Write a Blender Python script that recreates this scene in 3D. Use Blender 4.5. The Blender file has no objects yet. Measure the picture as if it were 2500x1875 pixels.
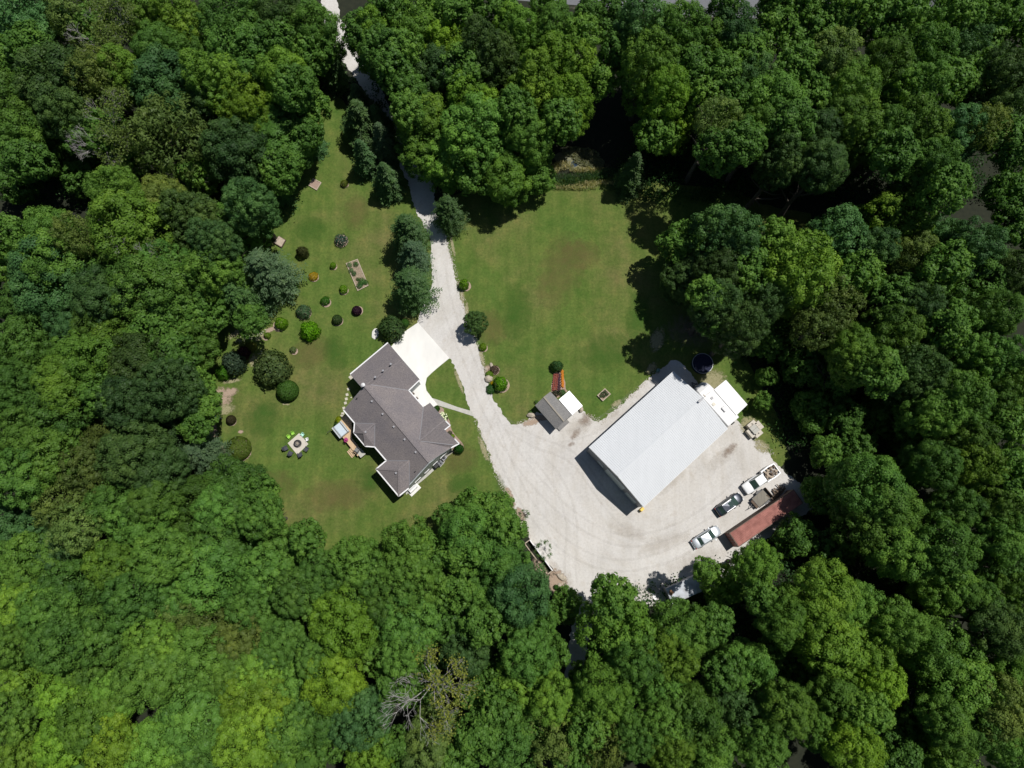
import bpy, bmesh, math, random
import numpy as np
from mathutils import Vector, Matrix
random.seed(7); rng = np.random.default_rng(7)
SC = bpy.context.scene
COL = SC.collection
PI = math.pi
# ------------------------------------------------------------------ camera
CAM_H, TILT, ROLL, FPX = 112.0, 0.207, -0.0026, 1734.0     # focal length in pixels of a 2500 px wide frame
cam = bpy.data.objects.new('camera', bpy.data.cameras.new('camera')); COL.objects.link(cam)
cam.location = (0, 0, CAM_H); cam.rotation_euler = (TILT, ROLL, 0)
cam.data.sensor_width = 36.0; cam.data.lens = 36.0 * FPX / 2500.0
cam.data.clip_start = 1.0; cam.data.clip_end = 3000.0
SC.camera = cam
# ------------------------------------------------------------------ sky and sun
SX, SY = -0.383, -0.246                                      # shadow offset per metre of height
world = bpy.data.worlds.new('World'); SC.world = world; world.use_nodes = True
wn = world.node_tree.nodes; wl = world.node_tree.links
sky = wn.new('ShaderNodeTexSky'); sky.sky_type = 'NISHITA'; sky.sun_disc = False
sky.sun_elevation = math.atan(1 / math.hypot(SX, SY)); sky.sun_rotation = math.atan2(-SX, -SY)
sky.air_density = 1.0; sky.dust_density = 0.6; sky.ozone_density = 1.0
wl.new(sky.outputs[0], wn['Background'].inputs[0]); wn['Background'].inputs[1].default_value = 0.05
sun = bpy.data.objects.new('sun', bpy.data.lights.new('sun', 'SUN')); COL.objects.link(sun)
sun.data.energy = 4.2; sun.data.angle = math.radians(0.5); sun.data.color = (1.0, 0.965, 0.91)
sun.rotation_euler = Vector((SX, SY, -1)).to_track_quat('-Z', 'Y').to_euler(); sun.location = (40, 25, 100)
vs = SC.view_settings; vs.view_transform = 'Standard'; vs.look = 'None'; vs.gamma = 1.0; vs.exposure = 0.0
SC.cycles.max_bounces = 5; SC.cycles.diffuse_bounces = 3; SC.cycles.transparent_max_bounces = 8
SC.cycles.caustics_reflective = False; SC.cycles.caustics_refractive = False

# ------------------------------------------------------------------ geometry of the place: rays of the survey photo onto heights / planes
def _rot():
    ca, sa, cb, sb = math.cos(TILT), math.sin(TILT), math.cos(ROLL), math.sin(ROLL)
    return np.array([[cb, 0, sb], [0, 1, 0], [-sb, 0, cb]]) @ np.array([[1, 0, 0], [0, ca, -sa], [0, sa, ca]])
RM = _rot()
def ray(px, py): return RM @ np.array([(px - 1250.) / FPX, -(py - 937.5) / FPX, -1.])
def G(px, py, h=0.0):
    d = ray(px, py); t = (h - CAM_H) / d[2]
    return Vector((d[0] * t, d[1] * t, h))
def mpp(px, py, h=0.0): return (h - CAM_H) / ray(px, py)[2] / FPX     # metres per pixel there
def plane3(a, b, c):
    n = (b - a).cross(c - a).normalized(); return n, n.dot(a)
def onplane(px, py, pl):
    n, k = pl; d = Vector(ray(px, py)); o = Vector((0, 0, CAM_H))
    return o + d * ((k - n.dot(o)) / n.dot(d))
def P2(pts, h=0.0): return [G(x, y, h) for x, y in pts]

# ------------------------------------------------------------------ materials
def newmat(name):
    m = bpy.data.materials.new(name); m.use_nodes = True
    nt = m.node_tree; return m, nt, nt.nodes, nt.links, nt.nodes['Principled BSDF']
def ramp(N, stops):
    r = N.new('ShaderNodeValToRGB'); e = r.color_ramp.elements
    while len(e) < len(stops): e.new(0.5)
    for el, (p, c) in zip(e, stops): el.position = p; el.color = (*c, 1)
    return r
def noise(N, L, scale, detail=4, rough=0.55, vec=None, stretch=None, rot=0):
    t = N.new('ShaderNodeTexNoise'); t.inputs['Scale'].default_value = scale
    t.inputs['Detail'].default_value = detail; t.inputs['Roughness'].default_value = rough
    if vec is None:
        g = N.new('ShaderNodeNewGeometry'); vec = g.outputs['Position']
    if stretch:
        mp = N.new('ShaderNodeMapping'); mp.inputs['Scale'].default_value = stretch; mp.inputs['Rotation'].default_value = (0, 0, rot)
        L.new(vec, mp.inputs[0]); vec = mp.outputs[0]
    L.new(vec, t.inputs['Vector']); return t
def mixc(N, L, a, b, fac, mode='MIX'):
    m = N.new('ShaderNodeMix'); m.data_type = 'RGBA'; m.blend_type = mode
    for s, v in ((m.inputs[0], fac), (m.inputs[6], a), (m.inputs[7], b)):
        if isinstance(v, (int, float)): s.default_value = v
        elif isinstance(v, tuple): s.default_value = (*v, 1)
        else: L.new(v, s)
    return m.outputs[2]
def simple(name, c1, c2=None, scale=6, rough=0.6, metal=0.0, bump=0.0, bscale=None, coat=0.0, stretch=None, rot=0, spec=0.5):
    m, nt, N, L, B = newmat(name)
    if c2 is None: c2 = tuple(x * 0.86 for x in c1)
    n = noise(N, L, scale, stretch=stretch, rot=rot)
    r = ramp(N, [(0.3, c2), (0.7, c1)]); L.new(n.outputs[0], r.inputs[0]); L.new(r.outputs[0], B.inputs['Base Color'])
    B.inputs['Roughness'].default_value = rough; B.inputs['Metallic'].default_value = metal
    B.inputs['Specular IOR Level'].default_value = spec
    if coat: B.inputs['Coat Weight'].default_value = coat; B.inputs['Coat Roughness'].default_value = 0.06
    if bump:
        n2 = noise(N, L, bscale or scale * 4); b = N.new('ShaderNodeBump'); b.inputs['Strength'].default_value = bump
        b.inputs['Distance'].default_value = 0.03; L.new(n2.outputs[0], b.inputs['Height']); L.new(b.outputs[0], B.inputs['Normal'])
    return m
def grass_mat():
    m, nt, N, L, B = newmat('lawn_grass')
    big = noise(N, L, 0.075, 5, 0.6); r1 = ramp(N, [(0.34, (.078, .138, .026)), (0.46, (.095, .142, .029)), (0.57, (.116, .143, .037)), (0.72, (.145, .140, .050))])
    L.new(big.outputs[0], r1.inputs[0])
    mid = noise(N, L, 0.42, 7, 0.74); r2 = ramp(N, [(0.30, (.68, .84, .66)), (0.52, (1, 1, 1)), (0.70, (1.38, 1.16, 1.25))]); L.new(mid.outputs[0], r2.inputs[0])
    fine = noise(N, L, 2.6, 6, 0.85); r3 = ramp(N, [(0.28, (.58, .62, .55)), (0.5, (1, 1, 1)), (0.74, (1.42, 1.36, 1.35))]); L.new(fine.outputs[0], r3.inputs[0])
    mow = noise(N, L, 0.8, 2, 0.5, stretch=(1, .08, 1), rot=0.55); r4 = ramp(N, [(0.38, (.90, .93, .90)), (0.62, (1.08, 1.06, 1.08))]); L.new(mow.outputs[0], r4.inputs[0])
    c = mixc(N, L, r1.outputs[0], r2.outputs[0], 1.0, 'MULTIPLY'); c = mixc(N, L, c, r3.outputs[0], 1.0, 'MULTIPLY'); c = mixc(N, L, c, r4.outputs[0], 1.0, 'MULTIPLY')
    L.new(c, B.inputs['Base Color']); B.inputs['Roughness'].default_value = 0.9; B.inputs['Specular IOR Level'].default_value = 0.15
    b = N.new('ShaderNodeBump'); b.inputs['Strength'].default_value = 0.6; b.inputs['Distance'].default_value = 0.08
    L.new(fine.outputs[0], b.inputs['Height']); L.new(b.outputs[0], B.inputs['Normal']); return m
def gravel_mat():
    m, nt, N, L, B = newmat('pale_gravel')
    big = noise(N, L, 0.13, 8, 0.68); r1 = ramp(N, [(0.33, (.515, .497, .475)), (0.5, (.575, .557, .534)), (0.7, (.615, .595, .57))]); L.new(big.outputs[0], r1.inputs[0])
    t1 = noise(N, L, 1.1, 4, 0.6, stretch=(1, .12, 1), rot=0.9); r2 = ramp(N, [(0.36, (.955, .95, .94)), (0.6, (1.02, 1.02, 1.02))]); L.new(t1.outputs[0], r2.inputs[0])
    f1 = noise(N, L, 3.0, 6, 0.88); r3 = ramp(N, [(0.25, (.74, .735, .73)), (0.5, (1, 1, 1)), (0.75, (1.12, 1.12, 1.12))]); L.new(f1.outputs[0], r3.inputs[0])
    w = noise(N, L, 0.5, 5, 0.7); r4 = ramp(N, [(0.58, (1, 1, 1)), (0.75, (.88, .845, .80))]); L.new(w.outputs[0], r4.inputs[0])
    g = N.new('ShaderNodeNewGeometry'); cc = G(1560, 1180); sub = N.new('ShaderNodeVectorMath'); sub.operation = 'SUBTRACT'; L.new(g.outputs['Position'], sub.inputs[0]); sub.inputs[1].default_value = (cc.x, cc.y, 0)
    ln = N.new('ShaderNodeVectorMath'); ln.operation = 'LENGTH'; L.new(sub.outputs[0], ln.inputs[0]); dv = N.new('ShaderNodeVectorMath'); dv.operation = 'NORMALIZE'; L.new(sub.outputs[0], dv.inputs[0])
    cb = N.new('ShaderNodeVectorMath'); cb.operation = 'MULTIPLY_ADD'; L.new(dv.outputs[0], cb.inputs[0]); cb.inputs[1].default_value = (3.2, 3.2, 0); vx = N.new('ShaderNodeCombineXYZ'); L.new(ln.outputs['Value'], vx.inputs[2]); L.new(vx.outputs[0], cb.inputs[2])
    arc = noise(N, L, .55, 6, .72, vec=cb.outputs[0]); r5 = ramp(N, [(0.38, (.945, .93, .905)), (0.56, (1.01, 1.01, 1.01))]); L.new(arc.outputs[0], r5.inputs[0])
    c = r1.outputs[0]
    for r in (r2, r3, r4, r5): c = mixc(N, L, c, r.outputs[0], 1.0, 'MULTIPLY')
    L.new(c, B.inputs['Base Color']); B.inputs['Roughness'].default_value = 0.95; B.inputs['Specular IOR Level'].default_value = 0.1
    b = N.new('ShaderNodeBump'); b.inputs['Strength'].default_value = 0.5; b.inputs['Distance'].default_value = 0.04
    L.new(f1.outputs[0], b.inputs['Height']); L.new(b.outputs[0], B.inputs['Normal']); return m
def soft_mat(name, c1, c2, scale=2.5, lo=0.42, hi=0.58, top=1.0):
    m, nt, N, L, B = newmat(name)
    n = noise(N, L, scale, 6, 0.7); r = ramp(N, [(0.3, c2), (0.7, c1)])
    n2 = noise(N, L, 7, 4, 0.7); L.new(n2.outputs[0], r.inputs[0]); L.new(r.outputs[0], B.inputs['Base Color'])
    B.inputs['Roughness'].default_value = 0.95; B.inputs['Specular IOR Level'].default_value = 0.1
    at = N.new('ShaderNodeAttribute'); at.attribute_name = 'fade'
    md = N.new('ShaderNodeMath'); md.operation = 'MULTIPLY_ADD'; L.new(at.outputs['Fac'], md.inputs[0]); md.inputs[1].default_value = 0.55
    L.new(n.outputs[0], md.inputs[2])
    sb = N.new('ShaderNodeMapRange'); L.new(md.outputs[0], sb.inputs[0]); sb.inputs[1].default_value = 0.2 + lo; sb.inputs[2].default_value = 0.2 + hi
    cap = N.new('ShaderNodeMath'); cap.operation = 'MULTIPLY'; cap.inputs[1].default_value = top; L.new(sb.outputs[0], cap.inputs[0])
    L.new(cap.outputs[0], B.inputs['Alpha']); return m
def leaf_mat(name='foliage', trans=0.36):
    m, nt, N, L, B = newmat(name)
    oi = N.new('ShaderNodeObjectInfo'); at = N.new('ShaderNodeAttribute'); at.attribute_name = 'tone'
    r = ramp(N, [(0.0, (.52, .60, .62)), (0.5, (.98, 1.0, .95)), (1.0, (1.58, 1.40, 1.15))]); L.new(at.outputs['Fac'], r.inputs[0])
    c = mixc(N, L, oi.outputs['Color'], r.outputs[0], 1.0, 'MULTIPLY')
    L.new(c, B.inputs['Base Color']); B.inputs['Roughness'].default_value = 0.5; B.inputs['Specular IOR Level'].default_value = 0.18
    tr = N.new('ShaderNodeBsdfTranslucent'); c2 = mixc(N, L, c, (1.25, 1.35, .5), 1.0, 'MULTIPLY'); L.new(c2, tr.inputs[0])
    mx = N.new('ShaderNodeMixShader'); mx.inputs[0].default_value = trans
    L.new(B.outputs[0], mx.inputs[1]); L.new(tr.outputs[0], mx.inputs[2]); L.new(mx.outputs[0], N['Material Output'].inputs[0]); return m
def shingle_mat(name, a, b, c):
    m, nt, N, L, B = newmat(name)
    f1 = noise(N, L, 7, 4, 0.8); r = ramp(N, [(0.3, a), (0.5, b), (0.72, c)]); L.new(f1.outputs[0], r.inputs[0])
    s = noise(N, L, 3.2, 3, 0.7, stretch=(1, 5, 1), rot=0.72); r2 = ramp(N, [(0.35, (.86, .86, .87)), (0.65, (1.1, 1.1, 1.1))]); L.new(s.outputs[0], r2.inputs[0])
    bg = noise(N, L, 0.35, 3, 0.6); r3 = ramp(N, [(0.35, (.92, .92, .95)), (0.65, (1.07, 1.05, 1.03))]); L.new(bg.outputs[0], r3.inputs[0])
    c_ = mixc(N, L, r.outputs[0], r2.outputs[0], 1.0, 'MULTIPLY'); c_ = mixc(N, L, c_, r3.outputs[0], 1.0, 'MULTIPLY')
    L.new(c_, B.inputs['Base Color']); B.inputs['Roughness'].default_value = 0.9; B.inputs['Specular IOR Level'].default_value = 0.2
    return m
M = {}
M['grass'] = grass_mat(); M['gravel'] = gravel_mat(); M['leaf'] = leaf_mat()
M['floor'] = simple('forest_floor', (.020, .024, .011), (.010, .014, .006), 1.2, 0.95, bump=.5)
M['asphalt'] = simple('road_asphalt', (.17, .175, .19), (.14, .145, .16), 3, 0.9)
M['concrete'] = simple('white_concrete', (.80, .785, .745), (.69, .68, .65), .6, 0.8, stretch=(1, .4, 1), rot=.7)
M['walk'] = simple('walk_concrete', (.50, .49, .45), (.42, .41, .37), 2.2, 0.85)
M['shingle'] = shingle_mat('roof_shingles', (.135, .124, .128), (.205, .187, .188), (.30, .262, .252))
M['shingle2'] = shingle_mat('shed_shingles', (.15, .15, .15), (.22, .217, .21), (.31, .30, .285))
M['white'] = simple('white_paint', (.80, .80, .80), (.74, .74, .74), 3, 0.5)
M['metalroof'] = simple('white_metal_roof', (.655, .675, .695), (.62, .64, .66), 1.1, 0.45, stretch=(1, .15, 1), rot=.72)
M['siding'] = simple('pale_siding', (.50, .53, .54), (.42, .45, .46), 5, 0.6)
M['barnwall'] = simple('barn_wall', (.22, .24, .26), (.19, .205, .22), 4, 0.5)
M['glass'] = simple('window_glass', (.06, .08, .085), (.04, .055, .06), 2, 0.08, spec=0.9)
M['milk'] = simple('translucent_panel', (.62, .70, .70), (.55, .62, .62), 3, 0.4)
M['dark'] = simple('dark_plastic', (.02, .021, .024), (.012, .013, .015), 5, 0.5)
M['rubber'] = simple('rubber', (.018, .018, .018), (.012, .012, .012), 8, 0.8)
M['chrome'] = simple('bright_metal', (.6, .6, .62), (.5, .5, .52), 5, 0.25, metal=1.0)
M['timber'] = simple('deck_timber', (.62, .45, .28), (.50, .35, .21), 5, 0.7, stretch=(1, .08, 1), rot=.72)
M['woodpale'] = simple('weathered_wood', (.50, .42, .33), (.36, .29, .22), 4, 0.8)
M['wooddark'] = simple('old_wood', (.16, .115, .08), (.08, .055, .04), 4, 0.85)
M['bark'] = simple('bark', (.13, .11, .09), (.06, .05, .04), 3, 0.9)
M['paletwig'] = simple('bare_twigs', (.50, .48, .46), (.34, .32, .30), 3, 0.9)
M['soil'] = simple('garden_soil', (.36, .29, .21), (.21, .16, .11), 5, 0.95)
M['pinksoil'] = simple('pink_mulch', (.44, .31, .245), (.30, .20, .155), 6, 0.95)
M['sand'] = simple('sand', (.36, .26, .21), (.29, .205, .165), 6, 0.95)
M['rock'] = simple('boulder_stone', (.55, .48, .38), (.30, .26, .21), 3, 0.9, bump=.6)
M['stone'] = simple('pale_stone', (.60, .56, .47), (.46, .43, .36), 4, 0.9)
M['slabstone'] = simple('patio_stone', (.62, .57, .49), (.50, .46, .40), 2, 0.85)
M['rust'] = simple('rust_red_steel', (.40, .165, .135), (.23, .085, .068), 1.3, 0.7)
M['rustside'] = simple('brown_steel', (.17, .11, .08), (.10, .065, .05), 1.5, 0.7)
M['blueplastic'] = simple('blue_cover', (.56, .64, .70), (.50, .58, .65), 3, 0.5)
M['greyfab'] = simple('grey_cushion', (.24, .24, .24), (.19, .19, .19), 6, 0.9)
M['navy'] = simple('navy_cover', (.020, .024, .055), (.014, .017, .04), 2, 0.75, spec=.2)
M['teal'] = simple('teal_plastic', (.12, .24, .25), (.09, .19, .20), 4, 0.5)
M['yellow'] = simple('yellow_paint', (.85, .60, .08), (.75, .5, .06), 4, 0.5)
M['lime'] = simple('lime_plastic', (.34, .66, .08), (.28, .55, .06), 6, 0.5)
M['mint'] = simple('mint_plastic', (.50, .85, .72), (.42, .75, .62), 6, 0.5)
M['slate'] = simple('slate_blue_plastic', (.06, .063, .08), (.04, .043, .056), 6, 0.6)
M['blacksteel'] = simple('black_steel', (.045, .045, .048), (.025, .025, .027), 8, 0.5)
M['ash'] = simple('ash', (.25, .235, .22), (.08, .075, .07), 9, 0.95)
M['pondmat'] = simple('algae_water', (.17, .17, .085), (.07, .08, .045), 1.6, 0.6, bump=.5)
M['pondwater'] = simple('pond_water', (.035, .06, .10), (.02, .04, .075), 2, 0.08)
M['paint_silver'] = simple('silver_paint', (.56, .60, .65), (.53, .57, .62), 2, 0.32, metal=.35, coat=.8)
M['paint_black'] = simple('black_paint', (.022, .030, .048), (.018, .025, .04), 2, 0.30, metal=.3, coat=1.0)
M['paint_white'] = simple('white_car_paint', (.80, .81, .82), (.78, .79, .80), 2, 0.35, coat=.6)
M['carglass'] = simple('car_glass', (.05, .085, .075), (.035, .065, .058), 2, 0.06, spec=.9)
M['lamp'] = simple('lamp_lens', (.7, .7, .68), (.6, .6, .58), 8, 0.15)
M['redlamp'] = simple('red_lens', (.45, .03, .02), (.35, .02, .015), 8, 0.2)
M['trailerbed'] = simple('trailer_boards', (.24, .22, .18), (.17, .155, .13), 4, 0.85, stretch=(1, .1, 1), rot=.6)
M['dirtsoft'] = soft_mat('bare_dirt', (.47, .36, .28), (.33, .25, .185), 2.0, .44, .68, .9)
M['straw'] = soft_mat('dry_grass', (.46, .42, .27), (.24, .23, .11), 2.6, .52, .72, .8)
M['rutsoft'] = soft_mat('brown_stain', (.33, .245, .19), (.24, .18, .14), 1.3, .50, 1.0, .75)
M['tansoft'] = soft_mat('tan_wash', (.50, .44, .375), (.44, .385, .32), .8, .40, 1.25, .45)
M['mulchsoft'] = soft_mat('mulch_ring', (.47, .36, .29), (.30, .22, .17), 3, .12, .30)
M['drylawn'] = soft_mat('dry_lawn', (.20, .155, .065), (.15, .14, .05), .5, .36, 1.0, .5)
M['greensoft'] = soft_mat('lush_lawn', (.06, .15, .025), (.05, .13, .02), .5, .36, 1.0, .6)
M['greysoft'] = soft_mat('weedy_edge', (.22, .25, .13), (.11, .14, .05), 2.2, .50, .9, .6)

# ------------------------------------------------------------------ mesh helpers
class MB:
    def __init__(s): s.v = []; s.f = []
    def add(s, vs, fs):
        o = len(s.v); s.v += [tuple(x) for x in vs]; s.f += [tuple(i + o for i in f) for f in fs]; return s
    def box(s, c, size, rz=0.0, top=1.0, frame=None):
        """box centred at c; top scales the upper face"""
        hx, hy, hz = size[0] / 2, size[1] / 2, size[2] / 2
        ca, sa = math.cos(rz), math.sin(rz); V = []
        for z, k in ((-hz, 1), (hz, top)):
            for x, y in ((-hx, -hy), (hx, -hy), (hx, hy), (-hx, hy)):
                x *= k; y *= k; V.append((c[0] + x * ca - y * sa, c[1] + x * sa + y * ca, c[2] + z))
        return s.add(V, [(0, 3, 2, 1), (4, 5, 6, 7), (0, 1, 5, 4), (1, 2, 6, 5), (2, 3, 7, 6), (3, 0, 4, 7)])
    def prism(s, poly, z0, z1):
        n = len(poly); V = [(p[0], p[1], z0) for p in poly] + [(p[0], p[1], z1) for p in poly]
        ar = sum(poly[i][0] * poly[(i + 1) % n][1] - poly[(i + 1) % n][0] * poly[i][1] for i in range(n))
        F = [tuple(range(n, 2 * n)), tuple(reversed(range(n)))] + [(i, (i + 1) % n, n + (i + 1) % n, n + i) for i in range(n)]
        if ar < 0: F = [tuple(reversed(f)) for f in F]
        return s.add(V, F)
    def beam(s, p, q, w, h, up=Vector((0, 0, 1))):
        p, q = Vector(p), Vector(q); d = (q - p).normalized()
        a = d.cross(up)
        if a.length < 1e-4: a = d.cross(Vector((1, 0, 0)))
        a.normalize(); b = a.cross(d).normalized(); V = []
        for e in (p, q):
            for x, y in ((-1, -1), (1, -1), (1, 1), (-1, 1)): V.append(e + a * (x * w / 2) + b * (y * h / 2))
        return s.add(V, [(0, 3, 2, 1), (4, 5, 6, 7), (0, 1, 5, 4), (1, 2, 6, 5), (2, 3, 7, 6), (3, 0, 4, 7)])
    def tube(s, p, q, r0, r1=None, n=8, caps=True):
        r1 = r0 if r1 is None else r1; p, q = Vector(p), Vector(q); d = (q - p).normalized()
        a = d.cross(Vector((0, 0, 1)) if abs(d.z) < .95 else Vector((1, 0, 0))).normalized(); b = d.cross(a); V = []
        for e, r in ((p, r0), (q, r1)):
            for i in range(n): t = 2 * PI * i / n; V.append(e + a * (math.cos(t) * r) + b * (math.sin(t) * r))
        F = [(i, (i + 1) % n, n + (i + 1) % n, n + i) for i in range(n)]
        if caps: F += [tuple(reversed(range(n))), tuple(range(n, 2 * n))]
        return s.add(V, F)
    def lathe(s, c, prof, n=24):
        V = []; m = len(prof)
        for r, z in prof:
            for i in range(n): t = 2 * PI * i / n; V.append((c[0] + r * math.cos(t), c[1] + r * math.sin(t), c[2] + z))
        F = [(j * n + i, j * n + (i + 1) % n, (j + 1) * n + (i + 1) % n, (j + 1) * n + i) for j in range(m - 1) for i in range(n)]
        F += [tuple(reversed(range(n))), tuple(range((m - 1) * n, m * n))]
        return s.add(V, F)
    def blob(s, c, size, seed=0, n=2, amp=.18, rz=0.0):
        bm = bmesh.new(); bmesh.ops.create_icosphere(bm, subdivisions=n, radius=1); r = random.Random(seed)
        ca, sa = math.cos(rz), math.sin(rz); V = []
        for v in bm.verts:
            k = 1 + r.uniform(-amp, amp); x, y, z = v.co.x * size[0] * k, v.co.y * size[1] * k, v.co.z * size[2] * k
            V.append((c[0] + x * ca - y * sa, c[1] + x * sa + y * ca, c[2] + z))
        F = [tuple(v.index for v in f.verts) for f in bm.faces]; bm.free(); return s.add(V, F)
    def build(s, name, mat, parent=None, smooth=False, bevel=0.0):
        me = bpy.data.meshes.new(name); me.from_pydata(s.v, [], s.f); me.update()
        if smooth: me.polygons.foreach_set('use_smooth', [True] * len(me.polygons))
        o = bpy.data.objects.new(name, me); COL.objects.link(o)
        if mat: me.materials.append(mat)
        if parent is not None: o.parent = parent
        if bevel:
            b = o.modifiers.new('bevel', 'BEVEL'); b.width = bevel; b.segments = 2
        return o
def tag(o, label=None, cat=None, group=None, kind=None):
    if label: o['label'] = label
    if cat: o['category'] = cat
    if group: o['group'] = group
    if kind: o['kind'] = kind
    return o
def thing(name, loc, label, cat, rz=0.0, group=None):
    o = bpy.data.objects.new(name, None); COL.objects.link(o); o.location = loc; o.rotation_euler = (0, 0, rz)
    o.empty_display_size = .3
    return tag(o, label, cat, group)
def localize(root):
    """parts were modelled in world coordinates: make them children of the root in place"""
    bpy.context.view_layer.update()
    inv = root.matrix_world.inverted()
    for ch in root.children: ch.matrix_parent_inverse = inv
def ragged(pts, step=.5, amp=.12, seed=1, closed=True):
    r = random.Random(seed); out = []; n = len(pts); v = 0.0
    for i in range(n if closed else n - 1):
        a, b = pts[i], pts[(i + 1) % n]; d = (b - a); k = max(1, int(d.length / step)); nrm = Vector((-d.y, d.x, 0)).normalized()
        for j in range(k):
            v = v * .45 + r.uniform(-amp, amp)
            out.append(a + d * (j / k) + nrm * (v if j or True else 0))
    return out
def smoothpoly(pts, it=2):
    for _ in range(it):
        n = len(pts); pts = [q for i in range(n) for q in (pts[i] * .75 + pts[(i + 1) % n] * .25, pts[i] * .25 + pts[(i + 1) % n] * .75)]
    return pts
def sheet(name, poly, z, mat, kind='structure'):
    bm = bmesh.new(); vs_ = [bm.verts.new((p[0], p[1], z)) for p in poly]
    f = bm.faces.new(vs_); f.normal_update()
    if f.normal.z < 0: f.normal_flip()
    bmesh.ops.triangulate(bm, faces=[f]); me = bpy.data.meshes.new(name); bm.to_mesh(me); bm.free()
    me.materials.append(mat); o = bpy.data.objects.new(name, me); COL.objects.link(o)
    if kind: o['kind'] = kind
    return o
_pz = [0]
def soft(name, px, py, rx, ry, rot, mat, kind='structure'):
    """a worn patch: disc whose cover fades out in its rim through noise; sizes in survey pixels"""
    _pz[0] += 1; z = .030 + .0004 * _pz[0]
    c = G(px, py); k = mpp(px, py); n, m_ = 28, 5; V = [(0, 0, 0)]; fade = [1.0]
    ca, sa = math.cos(rot), math.sin(rot)
    for j in range(1, m_ + 1):
        t = j / m_
        for i in range(n):
            a = 2 * PI * i / n; x, y = math.cos(a) * rx * k * t, math.sin(a) * ry * k * t
            V.append((x * ca - y * sa, x * sa + y * ca, 0)); fade.append(1 - t ** 1.6 if j < m_ else -.9)
    F = [(0, 1 + i, 1 + (i + 1) % n) for i in range(n)]
    for j in range(m_ - 1):
        o1 = 1 + j * n; F += [(o1 + i, o1 + n + i, o1 + n + (i + 1) % n, o1 + (i + 1) % n) for i in range(n)]
    me = bpy.data.meshes.new(name); me.from_pydata(V, [], F); me.materials.append(mat)
    at = me.attributes.new('fade', 'FLOAT', 'POINT'); at.data.foreach_set('value', fade)
    o = bpy.data.objects.new(name, me); o.location = (c.x, c.y, z); COL.objects.link(o); o['kind'] = kind; return o

# ------------------------------------------------------------------ ground, lawns, gravel, road
gm = MB(); gm.add([(-700, -600, 0), (700, -600, 0), (700, 800, 0), (-700, 800, 0)], [(0, 1, 2, 3)])
tag(gm.build('ground', M['floor']), kind='structure')
lawn_l = [(700, 180), (830, 240), (915, 320), (985, 420), (1035, 520), (1075, 640), (1075, 740), (1045, 800), (1115, 865), (1155, 975), (1200, 1075), (1255, 1200), (1285, 1262), (1270, 1330),
          (1040, 1370), (800, 1390), (640, 1300), (560, 1180), (500, 1130), (450, 1060), (440, 960), (470, 850), (560, 790), (620, 720), (600, 600), (640, 500), (700, 400), (740, 320)]
sheet('lawn', ragged(P2(lawn_l), .8, .25, 3), .008, M['grass'])
lawn_r = [(1045, 520), (1085, 640), (1105, 700), (1145, 850), (1160, 930), (1200, 1010), (1262, 1060), (1310, 1040), (1350, 1062), (1440, 1060), (1467, 1050), (1545, 990), (1633, 895), (1700, 960), (1760, 1020), (1830, 1090), (1890, 1150), (1930, 1120), (1905, 1030), (1865, 950), (1810, 860),
          (1800, 760), (1720, 660), (1700, 580), (1840, 570), (1980, 570), (1980, 520), (1860, 500), (1800, 470), (1500, 430), (1250, 440), (1120, 470)]
sheet('lawn', ragged(P2(lawn_r), .8, .2, 5), .010, M['grass'])
drive = [(1262, 1037), (1249, 1035), (1232, 1018), (1215, 990), (1201, 966), (1190, 942), (1185, 920), (1180, 892), (1169, 854), (1163, 832), (1142, 794), (1136, 763), (1130, 735), (1123, 733), (1115, 691), (1104, 649), (1091, 585),
         (1076, 531), (1063, 497), (1057, 452), (1006, 377), (961, 286), (928, 211), (872, 130), (850, 75), (830, 40), (822, 0), (818, -60), (780, -60), (784, 0), (793, 60), (802, 100), (837, 150), (883, 211), (928, 286), (967, 377), (998, 452), (1009, 497),
         (1024, 531), (1049, 585), (1054, 649), (1054, 691), (1040, 735), (1020, 770), (1020, 789), (1097, 875), (1099, 877), (1110, 898), (1120, 922), (1136, 962), (1149, 1003), (1156, 1020), (1161, 1024), (1170, 1047), (1179, 1072), (1194, 1107), (1208, 1147),
         (1224, 1179), (1242, 1210), (1253, 1244), (1264, 1264), (1283, 1276), (1287, 1300), (1294, 1318), (1350, 1394), (1383, 1412), (1385, 1444), (1401, 1466), (1395, 1540), (1378, 1640), (1370, 1760), (1405, 1760), (1425, 1640), (1440, 1540), (1470, 1480), (1560, 1480),
         (1610, 1480), (1700, 1450), (1770, 1420), (1800, 1380), (1830, 1340), (1990, 1240), (1960, 1185), (1915, 1150), (1885, 1121), (1862, 1090), (1841, 1075), (1830, 1061), (1813, 1042), (1796, 1022), (1740, 985), (1712, 950), (1704, 931), (1693, 920), (1680, 907), (1664, 887), (1649, 880),
         (1633, 884), (1610, 902), (1594, 915), (1567, 939), (1560, 948), (1538, 967), (1518, 986), (1490, 1009), (1466, 1028), (1450, 1030), (1435, 1013), (1421, 999), (1400, 1000), (1350, 1020), (1310, 1005), (1297, 1020), (1279, 1032)]
sheet('gravel_drive', ragged(P2(drive), .3, .17, 11), .018, M['gravel'])
road = [G(1150, -10), G(1360, 10), G(1500, 18), G(1720, 42), G(1930, 47), G(2300, 55), G(2560, 62)]
rd = road + [p + Vector((-1.2, 7.0, 0)) for p in reversed(road)]
rd = [G(-200, -60)] + rd[:len(road)] + rd[len(road):] + [G(-200, -60) + Vector((0, 7, 0))]
sheet('road', rd, .02, M['asphalt'])
soft('road_shoulder', 1480, 24, 130, 9, -.06, M['tansoft']); soft('road_shoulder', 1740, 45, 90, 9, -.05, M['tansoft'])
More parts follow.
